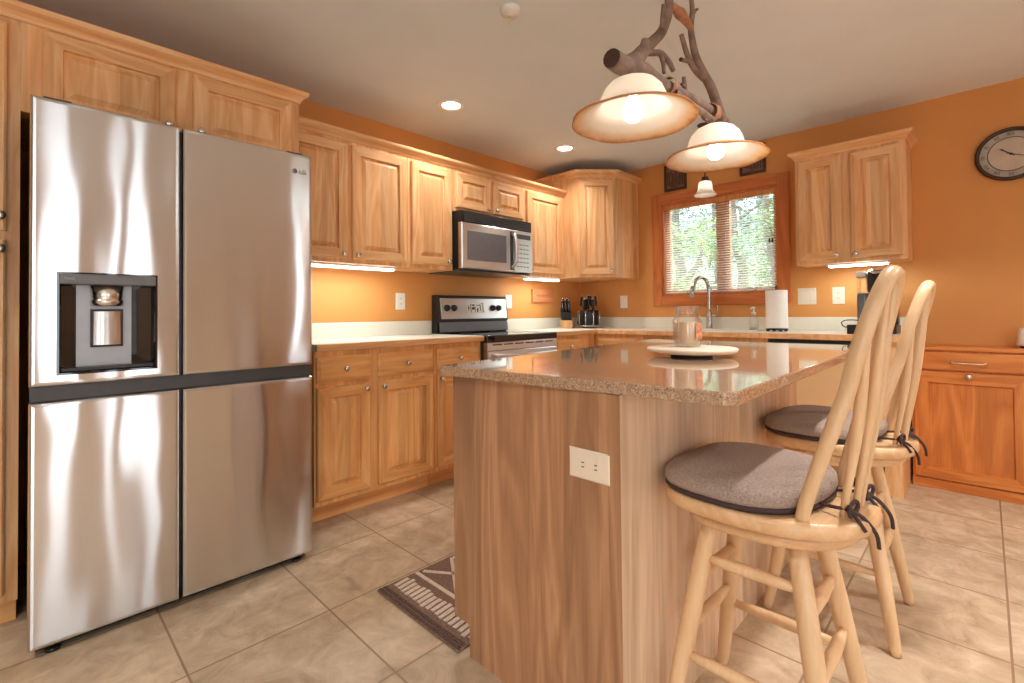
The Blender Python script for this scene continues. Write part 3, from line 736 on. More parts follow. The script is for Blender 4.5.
for (x, z, w, h) in ((.293, .095, .022, .006), (.300, .075, .006, .045), (.322, .12, .05, .006), (.324, .062, .006, .06), (.338, .085, .030, .02), (.345, .115, .02, .012), (.372, .062, .005, .05), (.388, .118, .03, .005), (.392, .068, .012, .03), (.418, .12, .012, .006), (.425, .075, .008, .05), (.455, .065, .006, .06), (.44, .13, .026, .006)):
    box(b, x, x+w, -.0083, -.007, z, z+h)
o = obj('display_marks', b, 'black', ds)
for x in (.085, .155, .565, .635):
    b = newbm(); lathe(b, [(0, .006), (.026, .006), (.026, .012), (.022, .016), (.021, .028), (0, .03)], 24, (x, 0, .098), 'Y'); box(b, x-.004, x+.004, -.035, -.028, .080, .116, 0, .002)
    kk = obj('control_knob', b, 'black', bgd); kk.location = on_face(0, 0); kk.rotation_euler = (-tl, 0, 0)

# ------------------------------------------------------------------ microwave
mw = thing('microwave', 'stainless over the range microwave with black vent grille', 'microwave', (2.192, 2.655, 1.395))
MWd, MH = .748, .438
obj('case', bx(.002, MWd-.002, .03, .388, .012, MH-.002, .003), 'black', mw)
b = newbm(); box(b, 0, MWd, .0, .0295, MH-.085, MH-.003, 0, .003)
vg = obj('vent_grille', b, 'black', mw)
b = newbm()
for k in range(5): box(b, .03, MWd-.012, -.008, -.0005, MH-.078+k*.014, MH-.070+k*.014)
obj('louvres', b, 'dark', vg)
b = newbm(); rects(b, [(.0, .535, .018, MH-.088, .029), (.0, .535, .018, MH-.088, -.006), (.008, .527, .026, MH-.096, -.012)])
md = obj('door', b, 'steel2', mw)
obj('door_window', bx(.05, .445, -.0135, -.0115, .082, MH-.145, .0006), 'mwin', md)
b = newbm(); tube(b, smooth_path([(.505, -.012, .05), (.505, -.045, .07), (.505, -.06, .12), (.505, -.064, .185), (.505, -.06, .25), (.505, -.045, .30), (.505, -.012, .32)], 4), lerp_list([.010, .014, .016, .017, .016, .014, .010], 4), 12)
obj('handle', b, 'steel2', md)
obj('handle_mount', bx(.489, .521, -.016, -.0115, .034, .336, .002), 'black', md)
b = newbm(); box(b, .538, MWd, -.010, .0295, .018, MH-.088, 0, .003); cp = obj('control_panel', b, 'steel2', mw)
for r_ in range(6):
    for c_ in range(4): obj('button', bx(.565+c_*.037, .590+c_*.037, -.0112, -.0098, .06+r_*.035, .068+r_*.035), 'grey', cp)
obj('clock_display', bx(.565, .725, -.0112, -.0098, .285, .322), 'dark', cp)
b = newbm(); prism(b, [(.0, .02), (MWd, .02), (MWd, .385), (.0, .385)], 0, .0115, 0, .003); obj('underside', b, 'dark', mw)

# ------------------------------------------------------------------ island
IX0, IX1, IY0, IY1 = 1.004, 2.51, .630, 1.262
isl = thing('kitchen_island', 'wooden kitchen island base with grained end panel in shade-darkened colour and outlet', 'kitchen island', (IX0, IY0, 0))
LX, LY = IX1-IX0, IY1-IY0
obj('carcass', bx(.018, LX, .02, LY-.022, .1, .889), 'base', isl)
b = newbm(); prism(b, [(0, 0), (.0175, 0), (.0175, LY-.075), (0, LY-.075)], 0, .8895); 
box(b, 0, .0175, LY-.075, LY, .1, .8895); obj('end_panel', b, 'isl', isl, label='grained end panel with its shade put into the colour')
obj('corner_strip', bx(-.004, .0, -.002, .03, .0, .8895), 'isl', isl)
for i, (a, c) in enumerate(((.0005, .688), (.691, LX))):
    obj('side_panel', bx(a, c, -.002, .0195, .0, .8895), 'islr', isl, label='wavy grained side panel with glancing light put into the colour')
obj('toe_kick', bx(.02, LX-.02, LY-.095, LY-.076, 0, .0995), 'islr', isl)
for (a, c) in ((.04, .50), (.52, .98), (1.0, 1.46)):
    pass
bd = thing('tmp', 'tmp', 'tmp'); bpy.data.objects.remove(bd)
for (a, c) in ((.03, .50), (.52, .98), (1.0, 1.47)):
    d_ = obj('door', raised_panel(-c, -a, .128, .70, 0), ['base', 'basex'], isl); d_.location = (0, LY-.021, 0); d_.rotation_euler = (0, 0, PI); knob(d_, -c+.03, .67, -.02)
    b = newbm(); rects(b, [(-c, -a, .73, .865, 0), (-c, -a, .73, .865, -.016), (-c+.006, -a-.006, .736, .859, -.02)]); d2 = obj('drawer_front', b, 'basex', isl); d2.location = (0, LY-.021, 0); d2.rotation_euler = (0, 0, PI); knob(d2, -(a+c)/2, .797, -.02)
gt = newbm()
prism(gt, [(.957, 1.272), (.986, .85), (1.026, .392), (1.046, .372), (2.80, .392), (2.72, 1.46)], .8905, .921, 0, .004)
tag(obj('island_countertop', gt, 'granite'), 'polished tan granite countertop on the island', 'countertop')
def outlet_slots(par, horiz):
    for q1 in (-1, 1):
        for q in (-1, 1):
            b = newbm()
            if horiz: box(b, q1*.0195-.002, q1*.0195+.006, -.0075, -.0062, q*.0055-.0012, q*.0055+.0012)
            else: box(b, q*.0055-.0012, q*.0055+.0012, -.0075, -.0062, q1*.0195-.002, q1*.0195+.006)
            obj('slot', b, 'dark', par)
def wall_plate(name, label, cat, loc, rz, w, h, kind, mat='white', group=None):
    t = thing(name, label, cat, loc, rz, group)
    b = newbm(); I = lambda d, y: (-w/2+d, w/2-d, -h/2+d, h/2-d, y)
    rects(b, [I(0, -.0004), I(0, -.003), I(.004, -.006)]); obj('cover_plate', b, mat, t)
    if kind in ('outlet', 'houtlet'):
        hz = kind == 'houtlet'
        b = newbm()
        if hz: box(b, -.034, .034, -.0064, -.0058, -.016, .016)
        else: box(b, -.016, .016, -.0064, -.0058, -.034, .034)
        rc_ = obj('receptacle', b, mat, t)
        outlet_slots(rc_, hz)
    else:
        n = kind
        for k in range(n):
            x = (k-(n-1)/2)*.046
            b = newbm(); rects(b, [(x-.016, x+.016, -.033, .033, -.0058), (x-.016, x+.016, -.033, .033, -.0085), (x-.014, x+.014, -.031, .031, -.0105)]); obj('rocker', b, mat, t)
    return t
wall_plate('power_outlet', 'horizontal ivory outlet on the end panel of the island', 'power outlet', (IX0, .716, .705), -PI/2, .124, .076, 'houtlet', 'ivory')
wall_plate('power_outlet', 'white outlet on the wall above the worktop left of the range', 'power outlet', (1.943, YW, 1.182), 0, .078, .122, 'outlet')
wall_plate('light_switch', 'white single switch between range and wooden sign', 'light switch', (3.064, YW, 1.192), 0, .078, .122, 1)
wall_plate('light_switch', 'white single switch on the window wall left of the window', 'light switch', (XW, 2.531, 1.188), -PI/2, .078, .122, 1)
wall_plate('light_switch', 'white double rocker switch right of the paper towel', 'light switch', (XW, .957, 1.194), -PI/2, .122, .124, 2, 'ivory')
wall_plate('power_outlet', 'white outlet beside the coffee maker', 'power outlet', (XW, .757, 1.193), -PI/2, .078, .124, 'outlet', 'ivory')

# ------------------------------------------------------------------ oak hamper cabinet
hm = thing('hamper_cabinet', 'golden oak tilt out hamper cabinet below the clock', 'cabinet', (3.905, .338, 0), -PI/2)
HWd = .525
obj('carcass', bx(.0, HWd, 0, .235, .0, .838), 'oak', hm)
obj('top', bx(-.006, HWd+.006, -.014, .239, .8385, .862, .005), 'oaky', hm)
obj('base_moulding', bx(-.003, HWd+.003, -.010, -.0005, .0, .056, .004), 'oaky', hm)
b = newbm(); rects(b, [(.012, HWd-.012, .722, .828, 0), (.012, HWd-.012, .722, .828, -.016), (.018, HWd-.018, .728, .822, -.02)]); df = obj('drawer_front', b, 'oaky', hm)
b = newbm(); tube(b, smooth_path([(.19, -.02, .768), (.192, -.042, .768), (.21, -.046, .768), (.262, -.046, .768), (.314, -.046, .768), (.332, -.042, .768), (.334, -.02, .768)], 3), .0055, 8)
for x in (.19, .334): lathe(b, [(0, 0), (.009, 0), (.007, .004), (0, .004)], 10, (x, -.02, .768), 'Y')
obj('bar_pull', b, 'brass', df)
b = newbm(); I = lambda d, y: (.012+d, HWd-.012-d, .064+d, .712-d, y)
rects(b, [I(0, 0), I(0, -.017), I(.004, -.02)], True, False); rects(b, [I(.004, -.02), I(.068, -.02)], False, False, 0, 1); rects(b, [I(.068, -.02), I(.073, -.010), I(.075, -.010)], False, True)
hd = obj('tilt_door', b, ['oak', 'oaky'], hm)
b = newbm(); lathe(b, [(0, 0), (.008, 0), (.006, .01), (.017, .016), (.014, .024), (0, .026)], 18, (.262, -.02, .69), 'Y'); obj('knob', b, 'chrome', hd)
wc = thing('canister', 'white canister at the right edge on top of the oak hamper', 'canister', (4.02, -.185, .8625))
b = newbm(); lathe(b, [(0, .012), (.058, .012), (.060, .02), (.052, .10), (.048, .112), (0, .112)], 28); obj('body', b, 'white', wc)
b = newbm(); lathe(b, [(0, 0), (.046, 0), (.048, .0118), (0, .0118)], 24); obj('foot', b, 'dark', wc)

# ------------------------------------------------------------------ clock
ck = thing('wall_clock', 'round wall clock with dark rim and roman numerals', 'clock', (XW, -.126, 2.011), -PI/2)
b = newbm(); lathe(b, [(0, .001), (.152, .001), (.157, .006), (.157, .028), (.150, .038), (.141, .034), (.137, .024), (.137, .014)], 56, (0, 0, 0), 'Y'); obj('rim', b, 'clockrim', ck)
b = newbm(); lathe(b, [(.0, .016), (.100, .016)], 48, (0, 0, 0), 'Y', 0); fcx = obj('face', b, 'clockface', ck)
b = newbm(); lathe(b, [(.101, .0162), (.1365, .0162)], 48, (0, 0, 0), 'Y'); bn = obj('numeral_band', b, 'clockring', ck)
b = newbm(); lathe(b, [(.098, .0166), (.098, .018), (.102, .018), (.102, .0166)], 48, (0, 0, 0), 'Y'); obj('inner_ring', b, 'ink', ck)
for i, s in enumerate(('XII', 'I', 'II', 'III', 'IIII', 'V', 'VI', 'VII', 'VIII', 'IX', 'X', 'XI')):
    a = PI/2-i*PI/6; text('numeral', s, .027, 'ink', bn, (.119*math.cos(a), -.0172, .119*math.sin(a)), (PI/2, PI/6*i, 0), .0004)
def hand(name, ang, L_, w, d):
    b = newbm(); rects(b, [(-w, w, -.02, L_*.9, -d), (-w, w, -.02, L_*.9, -d-.001)]); 
    b.faces.new([b.verts.new((-w*1.8, -d-.001, L_*.72)), b.verts.new((w*1.8, -d-.001, L_*.72)), b.verts.new((0, -d-.001, L_))])
    o = obj(name, b, 'ink', ck); o.rotation_euler = (0, ang, 0)
hand('hour_hand', math.radians(-50), .062, .0024, .020); hand('minute_hand', math.radians(112), .09, .0018, .022)
b = newbm(); lathe(b, [(0, .019), (.006, .019), (.006, .025), (0, .026)], 14, (0, 0, 0), 'Y'); obj('hub', b, 'ink', ck)

# plaques above window
def plaque(label, yc, w, z0, z1, seed):
    t = thing('wall_plaque', label, 'wall plaque', (XW, yc, z0), -PI/2); h = z1-z0
    b = newbm(); I = lambda d, y: (-w/2+d, w/2-d, d, h-d, y)
    rects(b, [I(0, -.0005), I(0, -.02), I(.018, -.022), I(.02, -.014)]); obj('frame', b, 'darkwood', t)
    b = newbm(); rects(b, [I(.021, -.0145), I(.021, -.0155)]); pp = obj('picture', b, 'plqart', t)
    b = newbm(); r = random.Random(seed); x = -w/2+.03
    while x < w/2-.035:
        s = r.uniform(.006, .014); box(b, x, x+s, -.0175, -.0156, r.uniform(.03, .06), h*r.uniform(.5, .8)); x += s+r.uniform(.004, .012)
    obj('stems', b, 'darkwood', pp)
plaque('dark framed wall plaque above the left half of the window', 1.979, .205, 2.185, 2.425, 1)
plaque('dark framed wall plaque above the right half of the window', 1.322, .195, 2.195, 2.425, 2)
# wooden sign
sg = thing('wooden_sign', 'small reddish wooden sign on the wall right of the range', 'sign', (3.52, YW, 1.188))
obj('board', bx(-.152, .152, -.02, -.0005, 0, .125, .002), 'signwood', sg)
b = newbm(); r = random.Random(11); x = -.10
while x < .10:
    w_ = r.uniform(.008, .014); hh = r.uniform(.018, .03)
    box(b, x, x+.003, -.0212, -.0199, .052, .052+hh); box(b, x, x+w_, -.0212, -.0199, .052+hh*r.choice((0, .45, .9)), .055+hh*.5+.0)
    x += w_+.007
obj('carved_lettering', b, 'leather', sg)

# ------------------------------------------------------------------ things on the worktops
kb = thing('knife_block', 'small beech knife block with black handled knives in the corner', 'knife block', (3.675, 2.875, CT+.001), -.75)
b = newbm(); box(b, -.05, .05, -.055, .055, 0, .075, 0, .003)
pv = [(-.045, .0, .0752), (.045, .0, .0752), (.045, .054, .0752), (-.045, .054, .0752)]
obj('block', b, 'knifeblk', kb)
b = newbm(); a_ = [b.verts.new(p) for p in ((-.048, -.03, .0755), (.048, -.03, .0755), (.048, .054, .0755), (-.048, .054, .0755))]; c_ = [b.verts.new(p) for p in ((-.048, .005, .15), (.048, .005, .15), (.048, .075, .19), (-.048, .075, .19))]
for k in range(4): b.faces.new((a_[k], a_[(k+1) % 4], c_[(k+1) % 4], c_[k]))
b.faces.new(a_[::-1]); b.faces.new(c_); obj('slotted_top', b, 'black', kb)
def make_knife(label, group):
    t = thing('knife', label, 'knife', (0, 0, 0), 0, group)
    b = newbm(); tube(b, [(0, 0, 0), (0, 0, .03), (0, 0, .07), (0, 0, .10)], [.009, .012, .011, .012], 8); obj('handle', b, 'black', t)
    b = newbm(); lathe(b, [(0, .1003), (.0115, .1003), (.011, .110), (.006, .116), (0, .117)], 10); obj('end_cap', b, 'chrome', t)
    return t
def dup(root, loc, rot, label=None):
    r = root.copy(); COL.objects.link(r); r.location = loc; r.rotation_euler = rot
    if label: r['label'] = label
    for ch in list(root.children):
        c = ch.copy(); COL.objects.link(c); c.parent = r
        for g_ in list(ch.children):
            d = g_.copy(); COL.objects.link(d); d.parent = c
    return r
kn = make_knife('black handled knife standing in the beech knife block', 'knives in the beech block'); first = True
Rk = Matrix.Rotation(-.75, 3, 'Z')
for i, (x, y, zz) in enumerate(((-.032, .02, .168), (0, .02, .168), (.032, .02, .168), (-.02, .055, .187), (.02, .055, .187))):
    p = Rk @ Vector((x, y, zz)); loc = (3.675+p.x, 2.875+p.y, CT+p.z); rot = (-.35, 0, -.75)
    if first: kn.location = loc; kn.rotation_euler = rot; first = False
    else: dup(kn, loc, rot)
cs = thing('knife_carousel', 'black rotating utensil stand on a silver tray in the corner', 'utensil stand', (3.935, 2.80, CT+.001))
b = newbm(); lathe(b, [(0, 0), (.07, 0), (.07, .01), (.142, .012), (.146, .018), (.142, .024), (0, .024)], 36); obj('tray', b, 'chrome', cs)
b = newbm(); lathe(b, [(0, .0245), (.100, .0245), (.105, .03), (.105, .15), (.098, .17), (.03, .175), (0, .175)], 12); obj('tower', b, 'black', cs)
b = newbm()
for k in range(9):
    a = 2*PI*k/9; tube(b, [(.110*math.cos(a), .110*math.sin(a), .03), (.110*math.cos(a), .110*math.sin(a), .165)], .006, 6)
obj('chrome_bars', b, 'chrome', cs)
k2 = make_knife('black handled utensil with steel tip standing in the rotating stand', 'utensils in the rotating stand'); first = True
for i in range(10):
    a = 2*PI*i/10; r_ = .08 if i % 2 else .042
    loc = (3.935+r_*math.cos(a), 2.80+r_*math.sin(a), CT+.178+(.035 if i % 3 == 0 else 0)); rot = (.12*math.sin(a), -.12*math.cos(a), 0)
    if first: k2.location = loc; k2.rotation_euler = rot; first = False
    else: dup(k2, loc, rot)
# faucet
fa = thing('faucet', 'brushed nickel gooseneck faucet behind the sink', 'faucet', (4.075, 1.665, CT))
b = newbm(); lathe(b, [(0, 0.0005), (.030, .0005), (.030, .006), (.024, .012), (.021, .10), (.021, .15), (.017, .155), (0, .156)], 20); obj('base', b, 'nickel', fa)
pth = [(0, 0, .15), (0, 0, .30), (-.004, .003, .36), (-.035, .012, .42), (-.095, .028, .437), (-.15, .045, .41), (-.18, .055, .35)]
b = newbm(); tube(b, smooth_path(pth, 6), .0155, 14); nk = obj('spout', b, 'nickel', fa)
b = newbm(); tube(b, [(-.178, .054, .355), (-.188, .058, .31), (-.196, .061, .262)], [.019, .0215, .020], 14); obj('spray_head', b, 'nickel', fa)
b = newbm(); tube(b, [(0, -.012, .115), (0, -.06, .118)], [.014, .012], 12); tube(b, smooth_path([(0, -.055, .118), (.0, -.068, .14), (-.005, -.074, .20)]), .007, 8); obj('lever_handle', b, 'nickel', fa)
# soap
sp_ = thing('soap_dispenser', 'clear soap bottle with pump between sink and paper towel', 'soap dispenser', (3.99, 1.285, CT+.001))
b = newbm(); lathe(b, [(0, .001), (.028, .001), (.032, .006), (.033, .07), (.028, .095), (.015, .108), (.013, .12), (0, .12)], 20); obj('bottle', b, 'glass', sp_)
b = newbm(); lathe(b, [(0, .003), (.029, .004), (.030, .05), (0, .05)], 18); obj('soap', b, 'white', sp_)
b = newbm(); lathe(b, [(0, .1205), (.016, .1205), (.016, .138), (.006, .142), (.006, .165), (.013, .168), (.013, .180), (0, .182)], 14); tube(b, [(0, 0, .174), (-.03, .006, .172), (-.042, .008, .164)], .005, 8); obj('pump', b, 'white', sp_)
# paper towel
pt_ = thing('paper_towel_holder', 'black stand holding a white paper towel roll by the window', 'paper towel holder', (3.86, 1.085, CT+.001))
b = newbm(); lathe(b, [(0, .010), (.072, .010), (.072, .02), (.0, .021)], 28)
for a in (.6, 2.2, 3.8, 5.4): lathe(b, [(0, 0), (.012, 0), (.012, .012), (0, .012)], 10, (.062*math.cos(a), .062*math.sin(a), 0))
obj('base', b, 'black', pt_)
b = newbm(); lathe(b, [(0, .021), (.0055, .021), (.0055, .305), (0, .305)], 10); tube(b, [(.018*math.cos(a), 0, .318+.013*math.sin(a)) for a in [2*PI*i/16 for i in range(16)]], .004, 6, closed=True); obj('rod', b, 'black', pt_)
b = newbm(); lathe(b, [(.018, .024), (.071, .024), (.0715, .027), (.0715, .294), (.071, .297), (.018, .297)], 36, close=True)
tag(obj('paper_towel_roll', b, 'paper', None, (3.86, 1.085, CT+.001)), 'white paper towel roll on the black stand', 'paper towel')
# coffee maker
cm = thing('coffee_maker', 'black pod coffee maker with silver lid at the right end of the worktop', 'coffee maker', (3.885, .465, CT+.001), -PI/2)
b = newbm(); prism(b, [(-.06, -.14), (.06, -.14), (.075, -.12), (.075, .10), (-.075, .10), (-.075, -.12)], 0, .05, 0, .006); obj('drip_base', b, 'black', cm)
obj('tower', bx(-.07, .07, .0, .10, .0505, .27, .012), 'black', cm)
b = newbm(); prism(b, [(-.055, -.13), (.055, -.13), (.078, -.09), (.078, .10), (-.078, .10), (-.078, -.09)], .255, .405, 0, .028); hd_ = obj('brew_head', b, 'black', cm)
b = newbm(); tube(b, smooth_path([(-.05, -.10, .40), (-.03, -.145, .385), (.03, -.145, .385), (.05, -.10, .40)]), .010, 8); obj('lift_handle', b, 'chrome', hd_)
obj('drip_grate', bx(-.05, .05, -.12, -.02, .0505, .056, .002), 'chrome', cm)
b = newbm(); prism(b, [(-.135, -.06), (-.082, -.06), (-.082, .10), (-.135, .10)], .03, .36, 0, .012); obj('water_tank', b, 'glass', cm)
b = newbm(); prism(b, [(-.133, -.058), (-.084, -.058), (-.084, .098), (-.133, .098)], .032, .26, 0, .01); obj('tank_core', b, 'grey', cm)
b = newbm(); prism(b, [(-.140, -.065), (-.080, -.065), (-.080, .10), (-.140, .10)], .3605, .398, 0, .012); obj('tank_lid', b, 'white', cm)
cb_ = thing('charger_box', 'small black box with looped cord beside the coffee maker', 'electrical adapter', (3.645, .585, CT+.001), -PI/2)
obj('box', bx(-.035, .045, -.03, .03, 0, .058, .006), 'black', cb_)
b = newbm(); tube(b, smooth_path([(-.03, .02, .04), (-.06, .03, .045), (-.075, .05, .07), (-.05, .08, .085), (.02, .10, .078), (.06, .12, .03), (.07, .14, .006)], 5), .0035, 7); obj('cord', b, 'black', cb_)

# turntable and candle on island
ls = thing('lazy_susan', 'round pale turntable on a dark base on the granite island', 'turntable', (1.775, .795, .9212))
b = newbm(); lathe(b, [(0, 0), (.075, 0), (.075, .010), (.06, .014), (0, .014)], 36); obj('base', b, 'dark', ls)
b = newbm(); lathe(b, [(0, .0145), (.150, .0145), (.160, .020), (.163, .028), (.158, .033), (.0, .033)], 56); obj('plate', b, 'plate', ls)
cj = thing('candle_jar', 'clear glass jar holding a tan candle on the turntable', 'candle', (1.80, .822, .9552))
b = newbm(); lathe(b, [(0, 0), (.044, 0), (.050, .006), (.053, .02), (.053, .10), (.047, .118), (.044, .124), (.044, .142), (.049, .145), (.049, .152), (.044, .154), (.040, .150), (.040, .122), (.049, .098), (.049, .02), (.044, .008), (0, .006)], 36); obj('jar', b, 'glass', cj)
b = newbm(); lathe(b, [(0, .009), (.044, .009), (.047, .02), (.047, .093), (0, .095)], 32); wx = obj('wax', b, 'wax', cj)
b = newbm(); lathe(b, [(.040, .1235), (.0435, .125), (.0435, .141), (.040, .1495)], 32); obj('neck_band', b, 'glass', cj)
b = newbm()
vv = [[b.verts.new((.0537*math.cos(a), .0537*math.sin(a), z)) for a in [math.radians(d) for d in range(-120, -55, 8)]] for z in (.03, .09)]
for k in range(len(vv[0])-1): f = b.faces.new((vv[0][k], vv[0][k+1], vv[1][k+1], vv[1][k])); f.smooth = True
obj('label', b, 'redlab', cj)

# ------------------------------------------------------------------ rug
rgx = thing('rug', 'brown and cream patterned runner rug on the tiles left of the island', 'rug', (.985, 1.225, .0005))
RL, RW_ = 1.5, .50
obj('weave', bx(0, RL, 0, RW_, 0, .007, .003), 'rug', rgx)
b = newbm(); r = random.Random(2)
def bar(p0, p1, w):
    p0, p1 = Vector(p0), Vector(p1); d = (p1-p0).normalized()*1; n = Vector((-d.y, d.x))*w/2
    q = [p0+n, p0-n, p1-n, p1+n]; lo = [b.verts.new((v.x, v.y, .0066)) for v in q]; hi = [b.verts.new((v.x, v.y, .0105)) for v in q]
    b.faces.new(hi); 
    for k in range(4): b.faces.new((lo[k], lo[(k+1) % 4], hi[(k+1) % 4], hi[k]))
def end_rows(fx):
    y = .018
    while y < RW_-.02: bar(fx(.062+r.uniform(-.006, .006), y), fx(.135+r.uniform(-.006, .006), y+.008), .0175); y += .0265
    bar(fx(.178, .01), fx(.178, RW_-.01), .016)
end_rows(lambda x, y: (x, y)); end_rows(lambda x, y: (RL-x, y))
for k in range(7):
    x0 = .205+k*.156; x1 = x0+.15
    bar((x0, .02), (x1, .24), .015); bar((x0, .24), (x1, .02), .015); bar((x0, .26), (x1, .48), .015); bar((x0, .48), (x1, .26), .015)
obj('cream_tufts', b, 'cream', rgx)
for k in range(2):
    for j in range(2): obj('braided_end', bx([.004, RL-.045][k]+j*.02, [.018, RL-.031][k]+j*.02, .004, RW_-.004, .0066, .0105, .003), 'rugdark', rgx)

# ------------------------------------------------------------------ stools
def seat_outline(w=.215, d=.205, n=40):
    out = []
    for i in range(n):
        a = 2*PI*i/n; c, s = math.cos(a), math.sin(a)
        ex = .55 if s > 0 else .8
        x = w*math.copysign(abs(c)**ex, c); y = (d if s > 0 else d+.034)*math.copysign(abs(s)**(.55 if s > 0 else .9), s)
        x *= 1.0 - (.06 if y < 0 else 0)*abs(y/d)
        out.append((x, y))
    return out
def make_stool(label, loc, seat_rz):
    t = thing('bar_stool', label, 'bar stool', loc, 0, 'bar stools along the island')
    LT, ZL = .094, .580          # leg top half-spacing, underside of swivel plate
    foot = .187
    P4 = [(-1, 1), (1, 1), (1, -1), (-1, -1)]
    def leg_at(q, z):
        f = 1-z/ZL; r = LT+(foot-LT)*f; return Vector((q[0]*r, q[1]*r, z))
    for q in P4:
        b = newbm(); zs = (0, .02, .2, .34, .5, ZL); rs = (.014, .0165, .0215, .023, .021, .018)
        tube(b, [leg_at(q, z) for z in zs], list(rs), 14); obj('leg', b, 'birch', t)
    for k in range(4):
        a, c = P4[k], P4[(k+1) % 4]
        for z in ((.225, .465) if k % 2 else (.28, .41)):
            p, q = leg_at(a, z), leg_at(c, z); d = (q-p).normalized()
            b = newbm(); tube(b, [p+d*.005, p+(q-p)*.25, p+(q-p)*.5, p+(q-p)*.75, q-d*.005], [.010, .0135, .0155, .0135, .010], 10); obj('stretcher', b, 'birch', t)
    sub = [(x*.86, y*.80-.012) for x, y in seat_outline()]
    b = newbm(); stack(b, sub, [(.94, ZL-.012), (1, ZL-.006), (1, ZL+.012), (.97, ZL+.017)]); obj('swivel_plate', b, 'birchx', t)
    ZS = ZL+.018
    so_ = seat_outline()
    b = newbm(); stack(b, so_, [(.90, ZS), (.97, ZS+.006), (1, ZS+.016), (1, ZS+.028), (.985, ZS+.038), (.95, ZS+.042)])
    st = obj('seat', b, 'birchx', t); st.rotation_euler = (0, 0, seat_rz)
    Z0 = ZS+.040
    # back: bow and spindles stand on an arc hollow towards the sitter and lean back
    def back(u, h): return Vector((u, -.200-.036*h-.038*h*h + 3.2*u*u*(1-.75*h), Z0+.532*h))
    W0 = .148
    pts = []
    for i in range(9): h = i/8*.56; pts.append(back(-W0*(1-.30*(h/.56)**1.5), h-.02))
    for i in range(1, 14):
        a = PI-PI*i/14; pts.append(back(W0*.7*math.copysign(abs(math.cos(a))**.85, math.cos(a)), .56-.02+.46*math.sin(a)))
    for i in range(8, -1, -1): h = i/8*.56; pts.append(back(W0*(1-.30*(h/.56)**1.5), h-.02))
    n = len(pts); rr = [.0125+.003*math.sin(PI*i/(n-1)) for i in range(n)]
    tube(b := newbm(), smooth_path(pts, 2), lerp_list(rr, 2), 12, squash=1.1); o = obj('bow', b, 'birch', t); o.rotation_euler = (0, 0, seat_rz)
    for u in (-.066, -.023, .023, .066):
        top = .54+.46*math.sqrt(max(0, 1-min(1, abs(u)*1.25/(W0*.7))**2))-.012
        b = newbm(); sp = [back(u*(1+.25*(i/8)), top*i/8-.01)+Vector((0, -.012*math.sin(PI*i/8), 0)) for i in range(9)]
        tube(b, smooth_path(sp, 2), lerp_list([.007, .0075, .009, .0108, .0118, .011, .0095, .008, .007], 2), 10, squash=1.0)
        o = obj('spindle', b, 'birch', t); o.rotation_euler = (0, 0, seat_rz)
    return t, ZS+.042, seat_rz
def make_cushion(label, loc, zs, rz):
    t = thing('seat_cushion', label, 'seat cushion', (loc[0], loc[1], zs+.001), rz, 'seat cushions on the bar stools')
    so_ = [(x*1.0, (y if y > 0 else y*.66)*.97+.006) for x, y in seat_outline()]
    b = newbm(); stack(b, so_, [(.955, .012), (1.0, .016), (1.02, .026), (1.008, .040), (.96, .050), (.84, .057), (.6, .060), (.3, .061)]); obj('pad', b, 'fabric', t)
    b = newbm(); stack(b, so_, [(.94, 0), (.985, .002), (1.012, .009), (1.008, .014), (.97, .0165)]); obj('piping', b, 'piping', t)
    for sx in (-1, 1):
        b = newbm(); kx, ky = sx*.070, -.186
        tube(b, smooth_path([(sx*.06, -.14, .012), (kx, -.175, .016), (kx, ky-.012, .018)], 4), .004, 7)
        for s2 in (-1, 1): tube(b, smooth_path([(kx, ky-.01, .018), (kx+s2*.022, ky-.02, .032), (kx+s2*.034, ky-.022, .020), (kx+s2*.018, ky-.02, .010), (kx, ky-.012, .018)], 4), .0042, 7)
        lathe(b, [(0, -.008), (.008, -.004), (.008, .004), (0, .008)], 8, (kx, ky-.014, .018))
        tube(b, smooth_path([(kx, ky-.014, .016), (kx+.012, ky-.035, .004), (kx+.028, ky-.055, -.030), (kx+.036, ky-.058, -.062)], 4), .0042, 7)
        tube(b, smooth_path([(kx, ky-.014, .016), (kx-.010, ky-.032, .002), (kx-.014, ky-.046, -.016)], 4), .004, 7)
        obj('tie', b, 'piping', t)
for (x, y, rz, la, lb) in ((1.335, .412, -.06, 'pale wood bow back bar stool nearest the front end of the island', 'grey brown tied cushion on the bar stool in front'),
                           (2.118, .405, -.06, 'pale wood bow back bar stool farther along the island', 'grey brown tied cushion on the farther bar stool')):
    t_, zs, rz_ = make_stool(la, (x, y, 0), rz); make_cushion(lb, (x, y), zs, rz_)

# ------------------------------------------------------------------ lamps
def recessed(label, x, y, power=1.0):
    t = thing('recessed_light', label, 'ceiling light', (x, y, ZC), 0, 'recessed ceiling lights')
    b = newbm(); lathe(b, [(.058, -.0005), (.092, -.0005), (.092, -.004), (.078, -.009), (.060, -.007), (.058, -.0005)], 36); obj('trim_ring', b, 'white', t)
    b = newbm(); lathe(b, [(0, -.0012), (.0575, -.0012)], 32); obj('lens', b, 'lamp_on', t)
    l = bpy.data.lights.new('lamp', 'AREA'); l.shape = 'DISK'; l.size = .11; l.energy = LAMP*power; l.color = (1, .975, .945); l.spread = math.radians(130)
    o = bpy.data.objects.new('lamp', l); COL.objects.link(o); o.parent = t; o.location = (0, 0, -.012)
recessed('lit recessed ceiling light above the worktop left of the range', 1.967, 2.47, .35)
recessed('lit recessed ceiling light near the corner cabinet', 3.158, 2.466, .35)
for x, y in ((-.9, .1), (-1.5, 1.4), (-1.3, -1.4), (2.0, .1), (2.5, -1.1), (2.72, -2.7), (-.6, -2.7)):  # extra lamps out of view, added to fill the room with light
    recessed('unseen ceiling lamp added out of frame as fill light', x, y)
